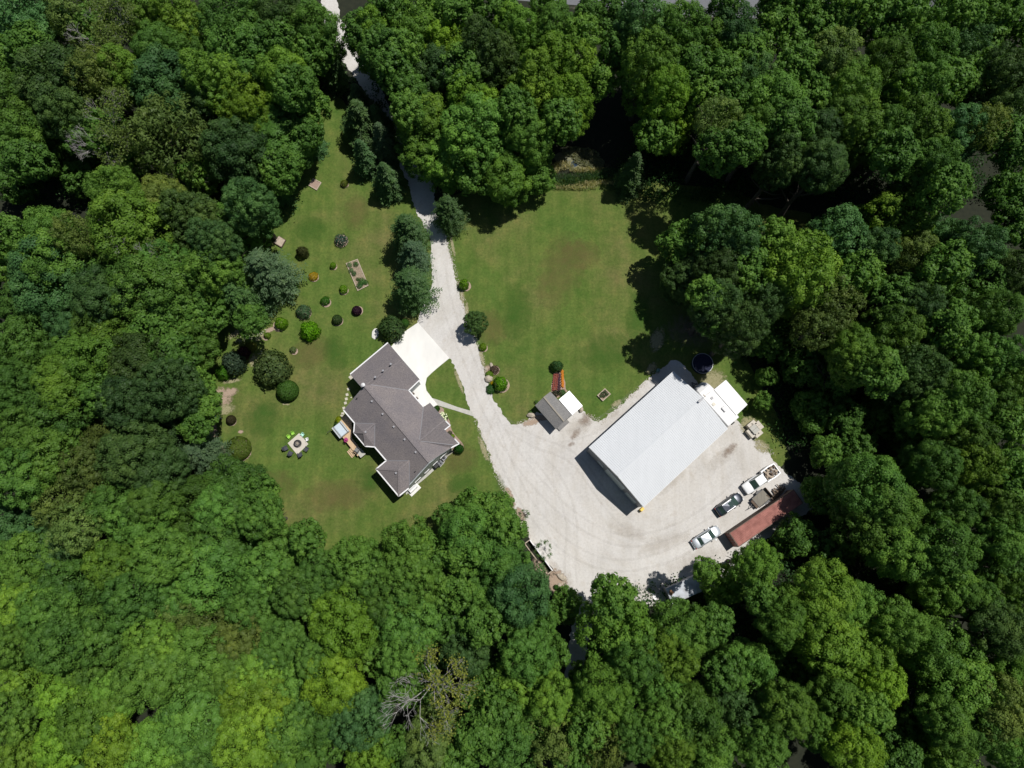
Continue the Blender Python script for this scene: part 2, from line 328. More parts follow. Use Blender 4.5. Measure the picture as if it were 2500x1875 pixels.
# concrete apron, walks
slab = [(1020.5, 788), (1097.3, 874.8), (1070, 897), (1054.8, 910), (1042, 922.7), (1038.5, 939), (1041.3, 953.5), (1054.8, 971.5), (1068.4, 987.8), (1062, 994), (1050, 1005), (1000, 960), (960, 860), (953.6, 848.6), (964, 836), (975, 827), (984, 812.4)]
mb = MB(); mb.prism(P2(slab), .0, .09); tag(mb.build('concrete_apron', M['concrete']), kind='structure')
walk = [(1055, 972), (1069, 976), (1114.5, 993), (1152, 1004), (1157, 1017), (1111, 1002), (1068, 989.5)]
mb = MB(); mb.prism(P2(walk), .0, .06); tag(mb.build('front_walk', M['walk']), kind='structure')
sidewalk = [(990, 1200), (1020, 1168), (1044, 1143), (1060, 1128), (1083, 1103), (1105, 1098), (1107, 1104), (1090, 1117), (1085, 1130), (1076, 1140), (1065, 1143), (1044, 1163), (1016, 1186), (992, 1208)]
mb = MB(); mb.prism(P2(sidewalk), .0, .05); tag(mb.build('side_walk', M['walk']), kind='structure')
bed = [(1062, 994), (1069, 991), (1085, 996), (1084, 1008), (1097, 1025), (1101, 1045), (1106, 1055), (1126, 1077), (1133, 1091), (1130, 1106), (1118, 1110), (1104, 1104), (1085, 1060), (1050, 1000)]
sheet('mulch_bed', ragged(smoothpoly(P2(bed), 1), .4, .05, 4), .024, M['sand'])
# worn and bare patches
for a in [(539, 970, 40, 34, .2, 'dirtsoft'), (560, 958, 30, 14, .3, 'dirtsoft'), (515, 1060, 24, 36, 0, 'dirtsoft'), (588, 1054, 9, 6, 0, 'dirtsoft'), (545, 1100, 8, 22, .3, 'dirtsoft'), (590, 1150, 8, 36, 0, 'straw'),
          (640, 822, 30, 8, .6, 'straw'), (600, 850, 34, 9, .5, 'straw'), (618, 880, 12, 26, -.3, 'straw'), (660, 805, 16, 8, .5, 'dirtsoft'), (565, 930, 34, 9, .2, 'straw'), (580, 810, 40, 12, .7, 'straw'), (620, 790, 26, 18, .4, 'straw'), (546, 1000, 40, 20, .2, 'straw'),
          (1605, 830, 26, 46, -.3, 'straw'), (1590, 900, 26, 16, .8, 'straw'), (1740, 930, 50, 40, .4, 'straw'), (1830, 1040, 34, 40, .3, 'straw'), (1860, 1090, 30, 22, -.6, 'straw'), (1505, 985, 24, 10, .6, 'straw'),
          (1700, 800, 110, 70, .2, 'rutsoft'), (1790, 770, 60, 50, .1, 'rutsoft'),
          (1430, 1025, 30, 22, .8, 'rutsoft'), (1405, 1060, 26, 13, .9, 'rutsoft'), (1395, 1085, 14, 9, .5, 'rutsoft'), (1415, 1040, 46, 30, .6, 'tansoft'), (1500, 1012, 20, 8, .6, 'tansoft'),
          (1780, 1100, 40, 13, .75, 'rutsoft'), (1765, 1115, 60, 22, .7, 'tansoft'), (1300, 1030, 34, 12, .3, 'dirtsoft'), (1540, 1300, 70, 22, -.3, 'tansoft'), (1620, 1325, 90, 26, .4, 'tansoft'), (1700, 1370, 110, 36, .3, 'tansoft'),
          (1600, 1440, 90, 26, .2, 'tansoft'), (1380, 1440, 30, 60, 0, 'tansoft'), (1740, 1420, 60, 30, .5, 'tansoft'),
          (1640, 1180, 60, 14, .7, 'tansoft'), (1350, 1380, 30, 14, -.8, 'tansoft'), (1270, 1255, 26, 14, -.9, 'dirtsoft'), (1245, 1215, 12, 40, .35, 'dirtsoft'), (1362, 1425, 32, 46, .2, 'dirtsoft'), (1320, 1390, 16, 40, .6, 'dirtsoft'),
          (1140, 760, 8, 34, .1, 'straw'), (1128, 720, 8, 34, .15, 'straw'), (1105, 600, 6, 50, .2, 'straw'), (1176, 870, 8, 40, .2, 'straw'), (1190, 905, 10, 20, 0, 'dirtsoft'), (1128, 695, 14, 16, 0, 'dirtsoft'),
          (1226, 1190, 14, 50, .35, 'greysoft'), (1240, 1235, 22, 26, .2, 'greysoft'), (1180, 1095, 10, 50, .35, 'straw'), (1120, 930, 7, 50, .35, 'straw'), (1325, 1020, 40, 8, -.1, 'dirtsoft'),
          (1370, 660, 70, 130, -.3, 'drylawn'), (1420, 620, 60, 50, 0, 'drylawn'), (1200, 800, 50, 60, 0, 'drylawn'), (760, 860, 70, 50, .4, 'drylawn'), (660, 1190, 90, 50, .3, 'drylawn'), (820, 1210, 110, 50, .1, 'drylawn'), (1120, 1120, 60, 50, 0, 'drylawn'), (870, 520, 40, 60, 0, 'drylawn'),
          (1480, 860, 80, 60, .3, 'greensoft'), (1560, 780, 40, 90, 0, 'greensoft'), (1260, 760, 50, 90, 0, 'greensoft'), (820, 860, 40, 60, .2, 'greensoft'), (640, 1020, 60, 60, .2, 'greensoft'), (900, 1170, 40, 40, .2, 'greensoft'), (760, 560, 50, 40, .2, 'greensoft'), (1130, 1180, 50, 30, .2, 'greensoft'),
          (1370, 1035, 30, 8, .7, 'tansoft'), (698, 987, 16, 4, -.1, 'straw')]:
    nm = {'drylawn': 'dry_lawn_patch', 'greensoft': 'lush_lawn_patch', 'dirtsoft': 'bare_ground', 'straw': 'dry_grass_patch', 'rutsoft': 'dirt_patch', 'tansoft': 'gravel_wash', 'greysoft': 'weedy_ground'}[a[5]]
    soft(nm, a[0], a[1], a[2], a[3], a[4], M[a[5]])
# wheel tracks in the gravel
M['track'] = soft_mat('wheel_track', (.49, .465, .435), (.45, .42, .39), .7, .40, 1.2, .17)
def track(path, w, off=0.0, mat='track'):
    _pz[0] += 1; z = .030 + .0004 * _pz[0]; P = [G(x, y) for x, y in path]
    for _ in range(2):
        Q = [P[0]]
        for a, b in zip(P[:-1], P[1:]): Q += [a * .75 + b * .25, a * .25 + b * .75]
        P = Q + [P[-1]]
    V, fd = [], []
    for i, p in enumerate(P):
        d = (P[min(i + 1, len(P) - 1)] - P[max(i - 1, 0)]).normalized(); n = Vector((-d.y, d.x, 0)); e = min(1, i / 4, (len(P) - 1 - i) / 4)
        for k, f_ in ((-.5, -.9), (-.2, .8), (.2, .8), (.5, -.9)): q = p + n * (off + k * w); V.append((q.x, q.y, z)); fd.append(f_ if e >= 1 else f_ - (1 - e))
    F_ = [(i * 4 + j, i * 4 + j + 1, i * 4 + j + 5, i * 4 + j + 4) for i in range(len(P) - 1) for j in range(3)]
    me = bpy.data.meshes.new('wheel_track'); me.from_pydata(V, [], F_); me.materials.append(M[mat]); at = me.attributes.new('fade', 'FLOAT', 'POINT'); at.data.foreach_set('value', fd)
    o = bpy.data.objects.new('wheel_track', me); COL.objects.link(o); o['kind'] = 'structure'
for pth in ([(1070, 620), (1085, 720), (1110, 800), (1150, 890), (1185, 990), (1235, 1080), (1300, 1170), (1400, 1270), (1520, 1330), (1650, 1300), (1760, 1230), (1830, 1150)], [(1190, 1000), (1230, 1120), (1290, 1240), (1380, 1340), (1500, 1390), (1640, 1360), (1740, 1290)],
            [(1200, 1010), (1290, 1075), (1400, 1110), (1450, 1180), (1500, 1250), (1560, 1300)], [(1400, 1460), (1390, 1380), (1400, 1280), (1370, 1180), (1290, 1090)], [(1330, 1070), (1420, 1060), (1490, 1020), (1580, 940)]):
    for of in (-.85, .85): track(pth, .75, of)
# pond and reed bank
pond = smoothpoly(P2([(1345, 385), (1375, 365), (1430, 362), (1470, 395), (1475, 418), (1420, 420), (1380, 412)]), 2)
sheet('pond_water', pond, .03, M['pondmat'])
sheet('pond_water', smoothpoly(P2([(1392, 398), (1402, 392), (1414, 398), (1408, 407), (1395, 408)]), 2), .036, M['pondwater'])

# ------------------------------------------------------------------ foliage meshes
def quads(name, c, n, size, asp, tone, mat=None, r=None):
    r = r or rng; N = len(c); n = n / (np.linalg.norm(n, axis=1, keepdims=True) + 1e-9)
    t = np.cross(n, r.normal(size=(N, 3))); t /= np.linalg.norm(t, axis=1, keepdims=True) + 1e-9
    return quads_t(name, c, n, t, size, asp, tone, mat)
def quads_t(name, c, n, t, size, asp, tone, mat=None):
    N = len(c); b = np.cross(n, t); b /= np.linalg.norm(b, axis=1, keepdims=True) + 1e-9
    s = np.asarray(size).reshape(-1, 1) * np.ones((N, 1))
    V = np.stack([c + t * s, c + b * s * asp, c - t * s, c - b * s * asp], 1).reshape(-1, 3).astype(np.float32)
    me = bpy.data.meshes.new(name); me.vertices.add(4 * N); me.vertices.foreach_set('co', V.ravel())
    me.loops.add(4 * N); me.loops.foreach_set('vertex_index', np.arange(4 * N, dtype=np.int32))
    me.polygons.add(N); me.polygons.foreach_set('loop_start', np.arange(0, 4 * N, 4, dtype=np.int32))
    me.update(calc_edges=True)
    at = me.attributes.new('tone', 'FLOAT', 'POINT'); at.data.foreach_set('value', np.repeat(np.clip(tone, 0, 1), 4).astype(np.float32))
    me.materials.append(mat or M['leaf']); return me
def sph(n, r):
    v = r.normal(size=(n, 3)); return v / np.linalg.norm(v, axis=1, keepdims=True)
def crown_data(seed, lobes=15, ppl=11, lpp=150, pr=(.10, .17), leaf=.030, flat=1.0, inner=900, tall=1.0):
    r = np.random.default_rng(seed)
    dirs = []; k = 0
    while len(dirs) < lobes and k < 4000:
        d = sph(1, r)[0]; k += 1
        if d[2] < -.55: continue
        if all(np.dot(d, e) < (.78 if tall == 1 else .86) for e in dirs): dirs.append(d)
    L = [(d * r.uniform(.42, .62) * np.array([1, 1, flat * tall]), r.uniform(.34, .52)) for d in dirs] + [(np.array([0, 0, .25]), .55)] + ([(np.array([0, 0, .8]), .5), (np.array([0, 0, -.4]), .6)] if tall > 1 else [])
    P = []
    for i, (c, R) in enumerate(L):
        cand = sph(ppl * 4, r); got = []
        for d in cand:
            p = c + d * R
            if np.dot(d, c / np.array([1, 1, tall]) + np.array([0, 0, .1])) < -.12: continue
            if any(np.linalg.norm(p - c2) < R2 * .86 for j, (c2, R2) in enumerate(L) if j != i): continue
            if any(np.linalg.norm(p - g) < .13 for g in got): continue
            got.append(p); P.append((p, d, r.uniform(*pr) * math.exp(r.normal(0, .22)), i))
            if len(got) >= ppl: break
    C, Nn, T = [], [], []; lt = r.normal(0, .12, len(L))
    for p, d, R, i in P:
        m = int(lpp * (R / .135) ** 2 * r.uniform(.8, 1.2)); u = sph(m, r); u = u + d * .55 + np.array([0, 0, .25]); u /= np.linalg.norm(u, axis=1, keepdims=True)
        rad = R * np.minimum(r.uniform(.5, 1.1, (m, 1)) + np.abs(r.normal(0, .10, (m, 1))), 1.5); an = sph(1, r)[0]; off = u * rad; off = off * (1 + .3 * np.abs(off @ an)[:, None] / R) - np.outer(off @ an, an) * .35; C.append(p + off); Nn.append(u * 1.1 + sph(m, r) * .40 + np.array([0, 0, .15]))
        T.append(.5 + lt[i] + r.normal(0, .09) + r.normal(0, .08, m))
    ms_ = int(lpp * len(P) * .16); pick = r.integers(0, len(L), ms_); u = sph(ms_, r)      # stray leaves over the lobes
    cc_ = np.array([L[k][0] for k in pick]) + u * np.array([L[k][1] for k in pick])[:, None] * r.uniform(.85, 1.18, (ms_, 1)); C.append(cc_); Nn.append(u + sph(ms_, r) * .7); T.append(.5 + r.normal(0, .18, ms_))
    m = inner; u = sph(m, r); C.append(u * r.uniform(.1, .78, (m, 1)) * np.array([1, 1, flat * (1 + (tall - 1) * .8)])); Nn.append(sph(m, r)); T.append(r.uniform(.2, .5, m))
    C = np.concatenate(C); Nn = np.concatenate(Nn); T = np.concatenate(T)
    S = np.where(np.arange(len(C)) < len(C) - m, r.uniform(.7, 1.3, len(C)) * leaf, leaf * 1.7)
    return C, Nn, S, T
CROWNS = []
for i, kw in enumerate([dict(), dict(lobes=17, pr=(.09, .15), ppl=13), dict(lobes=13, pr=(.11, .19)), dict(lobes=20, pr=(.08, .14), ppl=13), dict(lobes=15, pr=(.10, .15), ppl=12), dict(lobes=12, ppl=14, pr=(.10, .17)),
                        dict(lobes=18, pr=(.07, .13), ppl=15, leaf=.026, lpp=190)]):
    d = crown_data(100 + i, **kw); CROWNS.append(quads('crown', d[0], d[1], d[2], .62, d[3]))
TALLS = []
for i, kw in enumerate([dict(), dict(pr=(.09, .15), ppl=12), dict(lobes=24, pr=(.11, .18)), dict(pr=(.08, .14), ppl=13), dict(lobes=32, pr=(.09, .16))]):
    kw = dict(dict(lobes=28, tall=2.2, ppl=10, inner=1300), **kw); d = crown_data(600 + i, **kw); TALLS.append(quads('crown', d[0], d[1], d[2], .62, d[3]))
LOOSE = []
for i in range(2):
    d = crown_data(300 + i, lobes=22, ppl=9, lpp=46, pr=(.09, .16), leaf=.040, inner=260); LOOSE.append(quads('crown', d[0], d[1], d[2], .5, d[3]))
FLATS = []
for i in range(4):
    d = crown_data(200 + i, lobes=26, ppl=13, lpp=150, pr=(.08, .15), leaf=.031, flat=.8, inner=900)
    FLATS.append(quads('crown', d[0], d[1], d[2], .62, d[3]))
def conifer_mesh(seed, R=.36, levels=24, per=11, power=.8, droop=-.25, leaf=.030, tone=.5, steps=9):
    """height 1, base radius R, origin at the base"""
    r = np.random.default_rng(seed); C, Nn, T, Tn = [], [], [], []
    for k in range(levels):
        z = .05 + .93 * (k / (levels - 1)) ** .92; ln = R * (1.02 - z) ** power * r.uniform(.88, 1.12); n = max(4, int(per * (1.15 - .6 * z)))
        a0 = r.uniform(0, 6.28)
        for b in range(n):
            a = a0 + 2 * PI * b / n + r.uniform(-.22, .22); l = ln * r.uniform(.72, 1.15); d = np.array([math.cos(a), math.sin(a), 0]); sd = np.array([-d[1], d[0], 0])
            tn = r.normal(0, .09)
            for s in range(steps):
                t = (s + .6) / steps; p = d * l * t + np.array([0, 0, z + droop * l * t * t + .04 * l])
                w = l * .30 * (1.05 - t) + .012
                for q in (-1, -.5, 0, .5, 1):
                    if abs(q) == .5 and t > .8: continue
                    c = p + sd * q * w + r.normal(0, .006, 3) + np.array([0, 0, -.10 * abs(q) * w])
                    C.append(c); v = d * .75 + sd * q * .8 + np.array([0, 0, -.1]); Tn.append(v / np.linalg.norm(v)); nn = np.array([0, 0, 1.]) + d * .35 + r.normal(0, .28, 3); Nn.append(nn); T.append(tone + tn + r.normal(0, .12) + .12 * (t - .5))
    C, Nn, T, Tn = map(np.array, (C, Nn, T, Tn)); Nn -= Tn * np.sum(Nn * Tn, 1, keepdims=True); Nn /= np.linalg.norm(Nn, axis=1, keepdims=True)
    return quads_t('crown', C, Nn, Tn, r.uniform(.8, 1.25, len(C)) * leaf, .34, T)
CONES = [conifer_mesh(1, .36), conifer_mesh(2, .42, power=.7, per=12), conifer_mesh(3, .36, levels=20, per=9, droop=-.35)]
PINES = [conifer_mesh(5, .62, levels=17, per=15, power=.55, droop=.12, leaf=.030, steps=11), conifer_mesh(6, .60, levels=16, per=14, power=.5, droop=.10, leaf=.031, steps=11)]
def ball_mesh(seed, n=2600, leaf=.06, jit=.10, squash=.8, lump=.0, asp=.6):
    r = np.random.default_rng(seed); u = sph(n, r); u = u[u[:, 2] > -.45]; m = len(u)
    k = 1 + r.normal(0, jit * .5, (m, 1))
    if lump:
        cs = sph(26, r); dd = np.min([np.linalg.norm(u - c, axis=1) for c in cs], axis=0); k = k * (1.06 - lump * np.minimum(dd, .5)[:, None])
    C = u * k * np.array([1, 1, squash]) + np.array([0, 0, .45 * squash]); C *= .94
    return quads('shrub', C, u + sph(m, r) * .55, r.uniform(.7, 1.3, m) * leaf, asp, .5 + r.normal(0, .15, m))
BALLS = dict(trim=[ball_mesh(1, 6500, .062, .02)], leafy=[ball_mesh(2, 2200, .085, .16, lump=.45), ball_mesh(3, 2400, .08, .14, lump=.5)], loose=[ball_mesh(5, 900, .12, .3, lump=.6, asp=.4)])
def trunk_mesh(seed):
    """unit tall tapered trunk with limbs reaching into the crown"""
    r = random.Random(seed); m = MB(); p = Vector((0, 0, -.02)); rad = .034
    for i in range(5):
        q = Vector((r.uniform(-.015, .015), r.uniform(-.015, .015), .16 * (i + 1))); m.tube(p, q, rad, rad * .82, 8, i == 0); p = q; rad *= .82
        if i >= 1:
            for j in range(3):
                a = r.uniform(0, 6.28); e = p + Vector((math.cos(a) * .17, math.sin(a) * .17, .16)); m.tube(p, e, rad * .55, rad * .2, 6)
                a += r.uniform(-.8, .8); m.tube(e, e + Vector((math.cos(a) * .08, math.sin(a) * .08, .07)), rad * .2, rad * .06, 5)
    me = bpy.data.meshes.new('trunk'); me.from_pydata(m.v, [], m.f); me.materials.append(M['bark']); return me
TRUNKS = [trunk_mesh(i) for i in range(3)]
HUES = dict(M=(.105, .215, .038), G=(.138, .258, .036), L=(.162, .290, .030), D=(.064, .124, .034), B=(.083, .180, .054), O=(.130, .190, .044), Y=(.165, .290, .032), C=(.068, .138, .046), S=(.095, .162, .080))
HNAME = dict(M='mid green', G='fresh green', L='lime green', D='dark green', B='bluish green', O='olive green', Y='yellow green', C='deep green', S='silvery blue green')
def jit(c, k=.14):
    g = random.uniform(1 - k, 1 + k); w = random.uniform(-.08, .08)
    return (c[0] * g * (1 + w), c[1] * g, c[2] * g * (1 - w * 1.2), 1)
TREES = []
def add_tree(px, py, rpx, hue, htop, vr, meshes, kind, low=False, dim=1.0):
    """px, py: middle of the crown in the survey; rpx its radius there"""
    r = rpx * mpp(px, py, htop * .75); T = meshes is TALLS
    rz = r * vr * (1.65 if T else 1)
    if htop - rz * 2 < (1.5 if T else .8): rz = (htop - (1.5 if T else .8)) / 2
    hc = htop - rz; hv = htop - min(r, rz) * .9; c = G(px, py, hv); r = rpx * mpp(px, py, hv)
    t = thing('tree', (c.x, c.y, 0), 'x', 'tree', group='trees of the surrounding woods')
    me = random.choice(meshes); o = bpy.data.objects.new('crown', me); COL.objects.link(o); o.parent = t
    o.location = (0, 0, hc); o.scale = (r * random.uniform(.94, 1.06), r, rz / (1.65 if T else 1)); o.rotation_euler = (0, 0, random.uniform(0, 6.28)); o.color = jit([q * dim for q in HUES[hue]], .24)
    k = bpy.data.objects.new('trunk', random.choice(TRUNKS)); COL.objects.link(k); k.parent = t; k.scale = (htop * .62, htop * .62, hc + rz * .3); k.rotation_euler = (0, 0, random.uniform(0, 6.28))
    TREES.append((t, px, py, hue, kind)); return t
def add_conifer(px, py, rpx, hue, h, meshes, base_r, kind='conifer tree', label=None, cat='tree', group=None):
    """px, py: visible middle of the whole tree"""
    hc = h * .42; c = G(px, py, hc); r = rpx * mpp(px, py, hc)
    t = thing('conifer', (c.x, c.y, 0), label or 'x', cat, group=group or 'trees of the surrounding woods')
    o = bpy.data.objects.new('crown', random.choice(meshes)); COL.objects.link(o); o.parent = t
    o.scale = (r / base_r, r / base_r, h); o.rotation_euler = (0, 0, random.uniform(0, 6.28)); o.color = jit(HUES[hue], .08)
    k = bpy.data.objects.new('trunk', random.choice(TRUNKS)); COL.objects.link(k); k.parent = t; k.scale = (h * .5, h * .5, h * .9)
    if not label: TREES.append((t, px, py, hue, kind))
    return t
# crown list in units of the 2212 px wide survey: x,y,r,hue ; lower case = low tree
F = 2500 / 2212
UL = """54,36,70,B;162,22,62,O;295,15,50,M;389,43,60,G;504,40,66,M;335,90,48,M;14,126,45,G;119,173,80,D;22,216,60,M;200,150,50,O;252,144,48,G;342,173,68,B;522,119,74,M;450,155,58,G;522,216,58,L;439,216,46,D;612,151,50,G;
360,288,80,O;504,317,66,D;612,306,60,M;667,226,40,G;668,290,32,D;47,288,58,M;126,234,52,D;281,346,34,g;425,378,36,g;180,382,40,d;36,403,38,d;612,370,40,M;526,428,50,B;238,407,50,M;342,421,48,O;407,461,60,D;270,479,76,G;
94,497,55,M;155,504,46,O;522,497,56,b;18,511,40,G;119,562,70,M;450,511,46,D;342,565,52,M;450,576,54,M;612,36,55,D;672,50,50,M;684,108,42,M;216,60,44,O;190,300,40,O;232,286,44,O;60,110,44,B;400,110,46,M;590,90,44,D;640,190,40,B;570,255,46,M;120,330,34,o;60,350,44,D"""
UM = """809,72,50,L;910,43,66,G;960,90,48,L;1050,94,60,D;1068,12,42,M;1115,54,50,G;1078,137,60,D;1201,54,46,M;1183,14,32,M;1219,126,64,Y;1262,76,32,Y;1298,169,38,L;1158,169,58,G;1223,205,50,Y;1212,259,44,B;1018,209,56,L;910,252,60,G;
1025,277,70,M;924,317,56,G;1115,234,38,B;1140,288,50,M;1090,378,48,G;1158,335,30,l;942,144,56,D;870,173,40,D;827,119,44,D;860,60,46,G;1320,36,38,D;1270,30,28,D;1000,150,44,M;870,110,40,G;880,240,36,G;960,345,50,G;1165,384,30,g;1020,368,44,M;990,20,44,M;840,20,40,D;784,66,40,D;846,146,42,D;884,206,40,D;826,106,38,D"""
UR = """1392,47,60,B;1403,119,60,M;1446,187,50,L;1457,250,50,L;1420,292,42,G;1471,58,58,M;1520,90,56,G;1589,58,54,B;1675,72,44,G;1690,14,40,M;1740,16,34,M;1751,68,44,M;1816,50,38,B;1805,122,64,O;1902,61,42,O;1866,18,42,M;1938,22,44,M;2006,36,50,M;
2075,22,40,O;2118,72,48,o;2190,60,52,o;2010,101,56,M;2093,94,46,B;1920,126,52,M;1628,162,56,B;1675,205,64,M;1758,209,44,M;1848,191,56,M;1927,202,44,M;1992,180,54,M;2050,180,44,M;2093,173,44,O;2125,155,38,B;1650,263,46,M;1859,270,58,M;1823,240,46,M;
1992,259,58,M;2082,274,52,B;2140,270,46,O;2028,342,50,M;2183,155,52,D;2190,235,50,D;1553,252,48,O;1553,324,40,D;1524,202,34,L;2046,407,44,b;1700,-8,42,M;1810,2,40,M;1925,-10,44,M;2085,-8,44,B;2155,12,44,M;1570,2,30,D;2190,310,50,d;1340,100,40,D;1600,110,40,M;1720,140,42,M;1500,150,40,D;1590,215,44,D;1705,270,44,D;1770,275,46,D;1930,270,46,M;1560,160,40,M;1930,330,44,D;1600,310,44,D;1700,330,46,D;1790,340,46,D"""
RR = """1578,504,72,B;1477,529,44,M;1675,518,40,L;1823,511,68,B;1949,468,68,G;1978,547,54,O;2046,511,46,B;2118,533,58,B;2190,479,44,D;2195,580,50,D;2035,576,44,M;1729,578,76,G;1492,600,48,D;1524,635,34,G;1794,650,62,O;1848,596,44,G;1769,704,46,O;
1938,711,58,M;1855,740,46,G;2057,704,44,M;2111,607,66,M;2165,670,50,M;2064,754,46,M;2165,769,54,M;1992,801,56,B;2082,855,60,M;2158,873,50,M;2028,891,52,M;2100,945,54,M;2190,927,44,M;2028,999,50,M;2122,1010,54,G;2190,1028,44,M;2082,1093,46,M;2172,1093,48,M;1873,776,48,M;
1668,733,44,d;1805,830,34,m;1657,815,20,g;1650,866,18,g;1751,891,38,b;1902,898,38,m;1787,974,32,m;1740,783,42,d;1890,1045,70,M;1931,1093,60,M;1769,1070,34,m;1620,590,44,M;1560,580,46,D;1900,530,46,B;1640,640,36,d;1930,640,44,D;2000,650,46,D;1830,900,34,d;1960,930,38,d;1850,960,34,d;1940,860,34,d;1720,660,34,g;1900,800,44,M;2110,700,44,M;1560,690,40,D;2180,430,44,D;2205,810,50,M;1555,650,48,D;1610,700,48,D;1655,650,46,D"""
BR = """1895,1134,76,M;1938,1181,60,M;2039,1177,70,M;2046,1264,58,M;2165,1152,54,M;2172,1224,50,M;1639,1220,48,G;1564,1262,44,Y;1525,1232,24,L;1776,1285,68,G;1841,1310,54,M;1690,1336,48,G;1805,1386,68,G;1884,1404,56,G;1474,1368,60,M;1452,1422,58,G;1618,1440,50,M;1549,1343,34,B;2200,1290,48,M;2205,1390,46,M;
1902,1476,50,L;1949,1350,52,M;2028,1404,66,M;2082,1476,80,M;2172,1530,68,O;2165,1357,56,D;2190,1440,50,M;2118,1566,58,M;1740,1476,46,m;1704,1530,52,M;1812,1505,50,M;1596,1541,62,B;1488,1548,62,M;1650,1613,54,M;1535,1620,56,M;1452,1624,50,G;1848,1613,56,L;1877,1541,38,Y;1776,1584,46,M;
1992,1631,50,o;1938,1645,44,D;2046,1560,48,M;1338,1360,78,G;1320,1296,44,G;1374,1422,54,M;1302,1505,60,G;1313,1613,52,O;1421,1476,54,M;1428,1560,56,M;1560,1450,40,D;1680,1400,38,d;1960,1550,46,m;1370,1590,46,M;2110,1290,46,M;1990,1300,44,d;1720,1160,38,d;1790,1190,42,d;1640,1290,32,M;1260,1460,28,m;2190,1620,50,M;2060,1630,50,M;1270,1570,40,G;1540,1400,36,m"""
LM = """1014,1098,36,g;1072,1109,40,g;1014,1156,56,M;1090,1145,42,G;1082,1206,56,M;881,1181,58,M;766,1213,56,M;888,1253,60,M;881,1336,66,M;982,1271,42,G;1032,1285,48,M;1122,1278,62,B;1140,1343,56,M;1219,1307,32,m;1003,1404,52,D;870,1408,48,M;1140,1422,56,M;1133,1476,64,G;1201,1512,50,G;
938,1595,64,O;925,1480,44,b;738,1350,72,L;720,1476,60,L;780,1548,62,B;798,1631,52,Y;1032,1595,44,M;1104,1602,58,M;1194,1595,56,O;1248,1638,42,M;1018,1501,28,M;1000,1190,44,G;960,1340,44,D;1180,1400,42,M;820,1410,40,L;800,1250,50,M;940,1200,42,G;1040,1350,40,M;860,1480,40,B;1150,1560,44,M;990,1640,40,M;1060,1440,38,d;830,1300,46,M;970,1120,28,m;1060,1480,36,M;1080,1540,38,M;860,1620,40,B"""
LL = """108,596,78,B;324,625,78,M;216,639,52,B;432,596,50,M;450,664,44,O;415,736,54,M;324,718,44,M;245,725,56,G;43,747,64,M;104,747,40,d;18,567,38,Y;22,837,54,M;180,783,66,G;137,826,56,G;306,790,72,D;360,837,64,D;428,833,38,L;439,877,34,L;281,873,64,D;
126,877,76,M;36,920,64,M;324,920,68,D;288,981,66,D;342,1017,54,D;234,945,54,O;108,981,68,M;187,1010,60,O;36,1035,60,M;421,920,32,B;504,1064,70,M;425,1093,60,M;562,1075,40,M;252,1093,60,M;126,1093,50,O;540,690,30,B;380,690,44,M;270,560,50,M;200,700,50,M;60,660,56,M;390,650,44,O;370,770,44,D;150,700,46,B;230,850,44,M;330,1075,50,M"""
BL = """162,1145,52,O;47,1134,60,B;306,1120,64,M;486,1156,74,M;558,1116,50,M;612,1188,58,M;666,1163,38,M;450,1242,82,M;576,1242,58,M;641,1285,50,M;252,1220,58,G;61,1213,58,M;144,1278,64,M;281,1292,62,M;36,1314,58,G;360,1336,56,O;432,1340,50,O;522,1379,64,O;216,1368,62,M;119,1397,60,M;
425,1422,68,M;324,1386,52,G;612,1375,46,M;594,1411,44,D;313,1458,64,M;54,1469,58,G;10,1390,50,M;-5,1300,46,M;140,1500,60,Y;200,1560,68,G;240,1610,55,Y;414,1548,78,M;558,1512,72,Y;540,1602,68,Y;666,1548,62,M;324,1620,60,G;648,1631,52,G;22,1548,50,M;29,1631,52,G;350,1200,56,M;700,1240,50,M;540,1310,56,M;680,1420,46,M;380,1280,54,M;
500,1450,58,M;650,1480,54,M;130,1610,56,L;440,1630,60,M;120,1200,52,B;700,1300,44,G;250,1500,50,G;100,1320,54,M;190,1440,54,M;700,1600,40,M;560,1450,50,G;470,1100,50,M;620,1580,40,G"""
REST = []
_sizes = sorted((float(e.split(',')[2]) * (.75 if e.split(',')[3].islower() else 1) for b in (UL, UM, UR, RR, BR, LM, LL, BL) for e in b.replace('\n', '').split(';')), reverse=True)
CUT = _sizes[270]
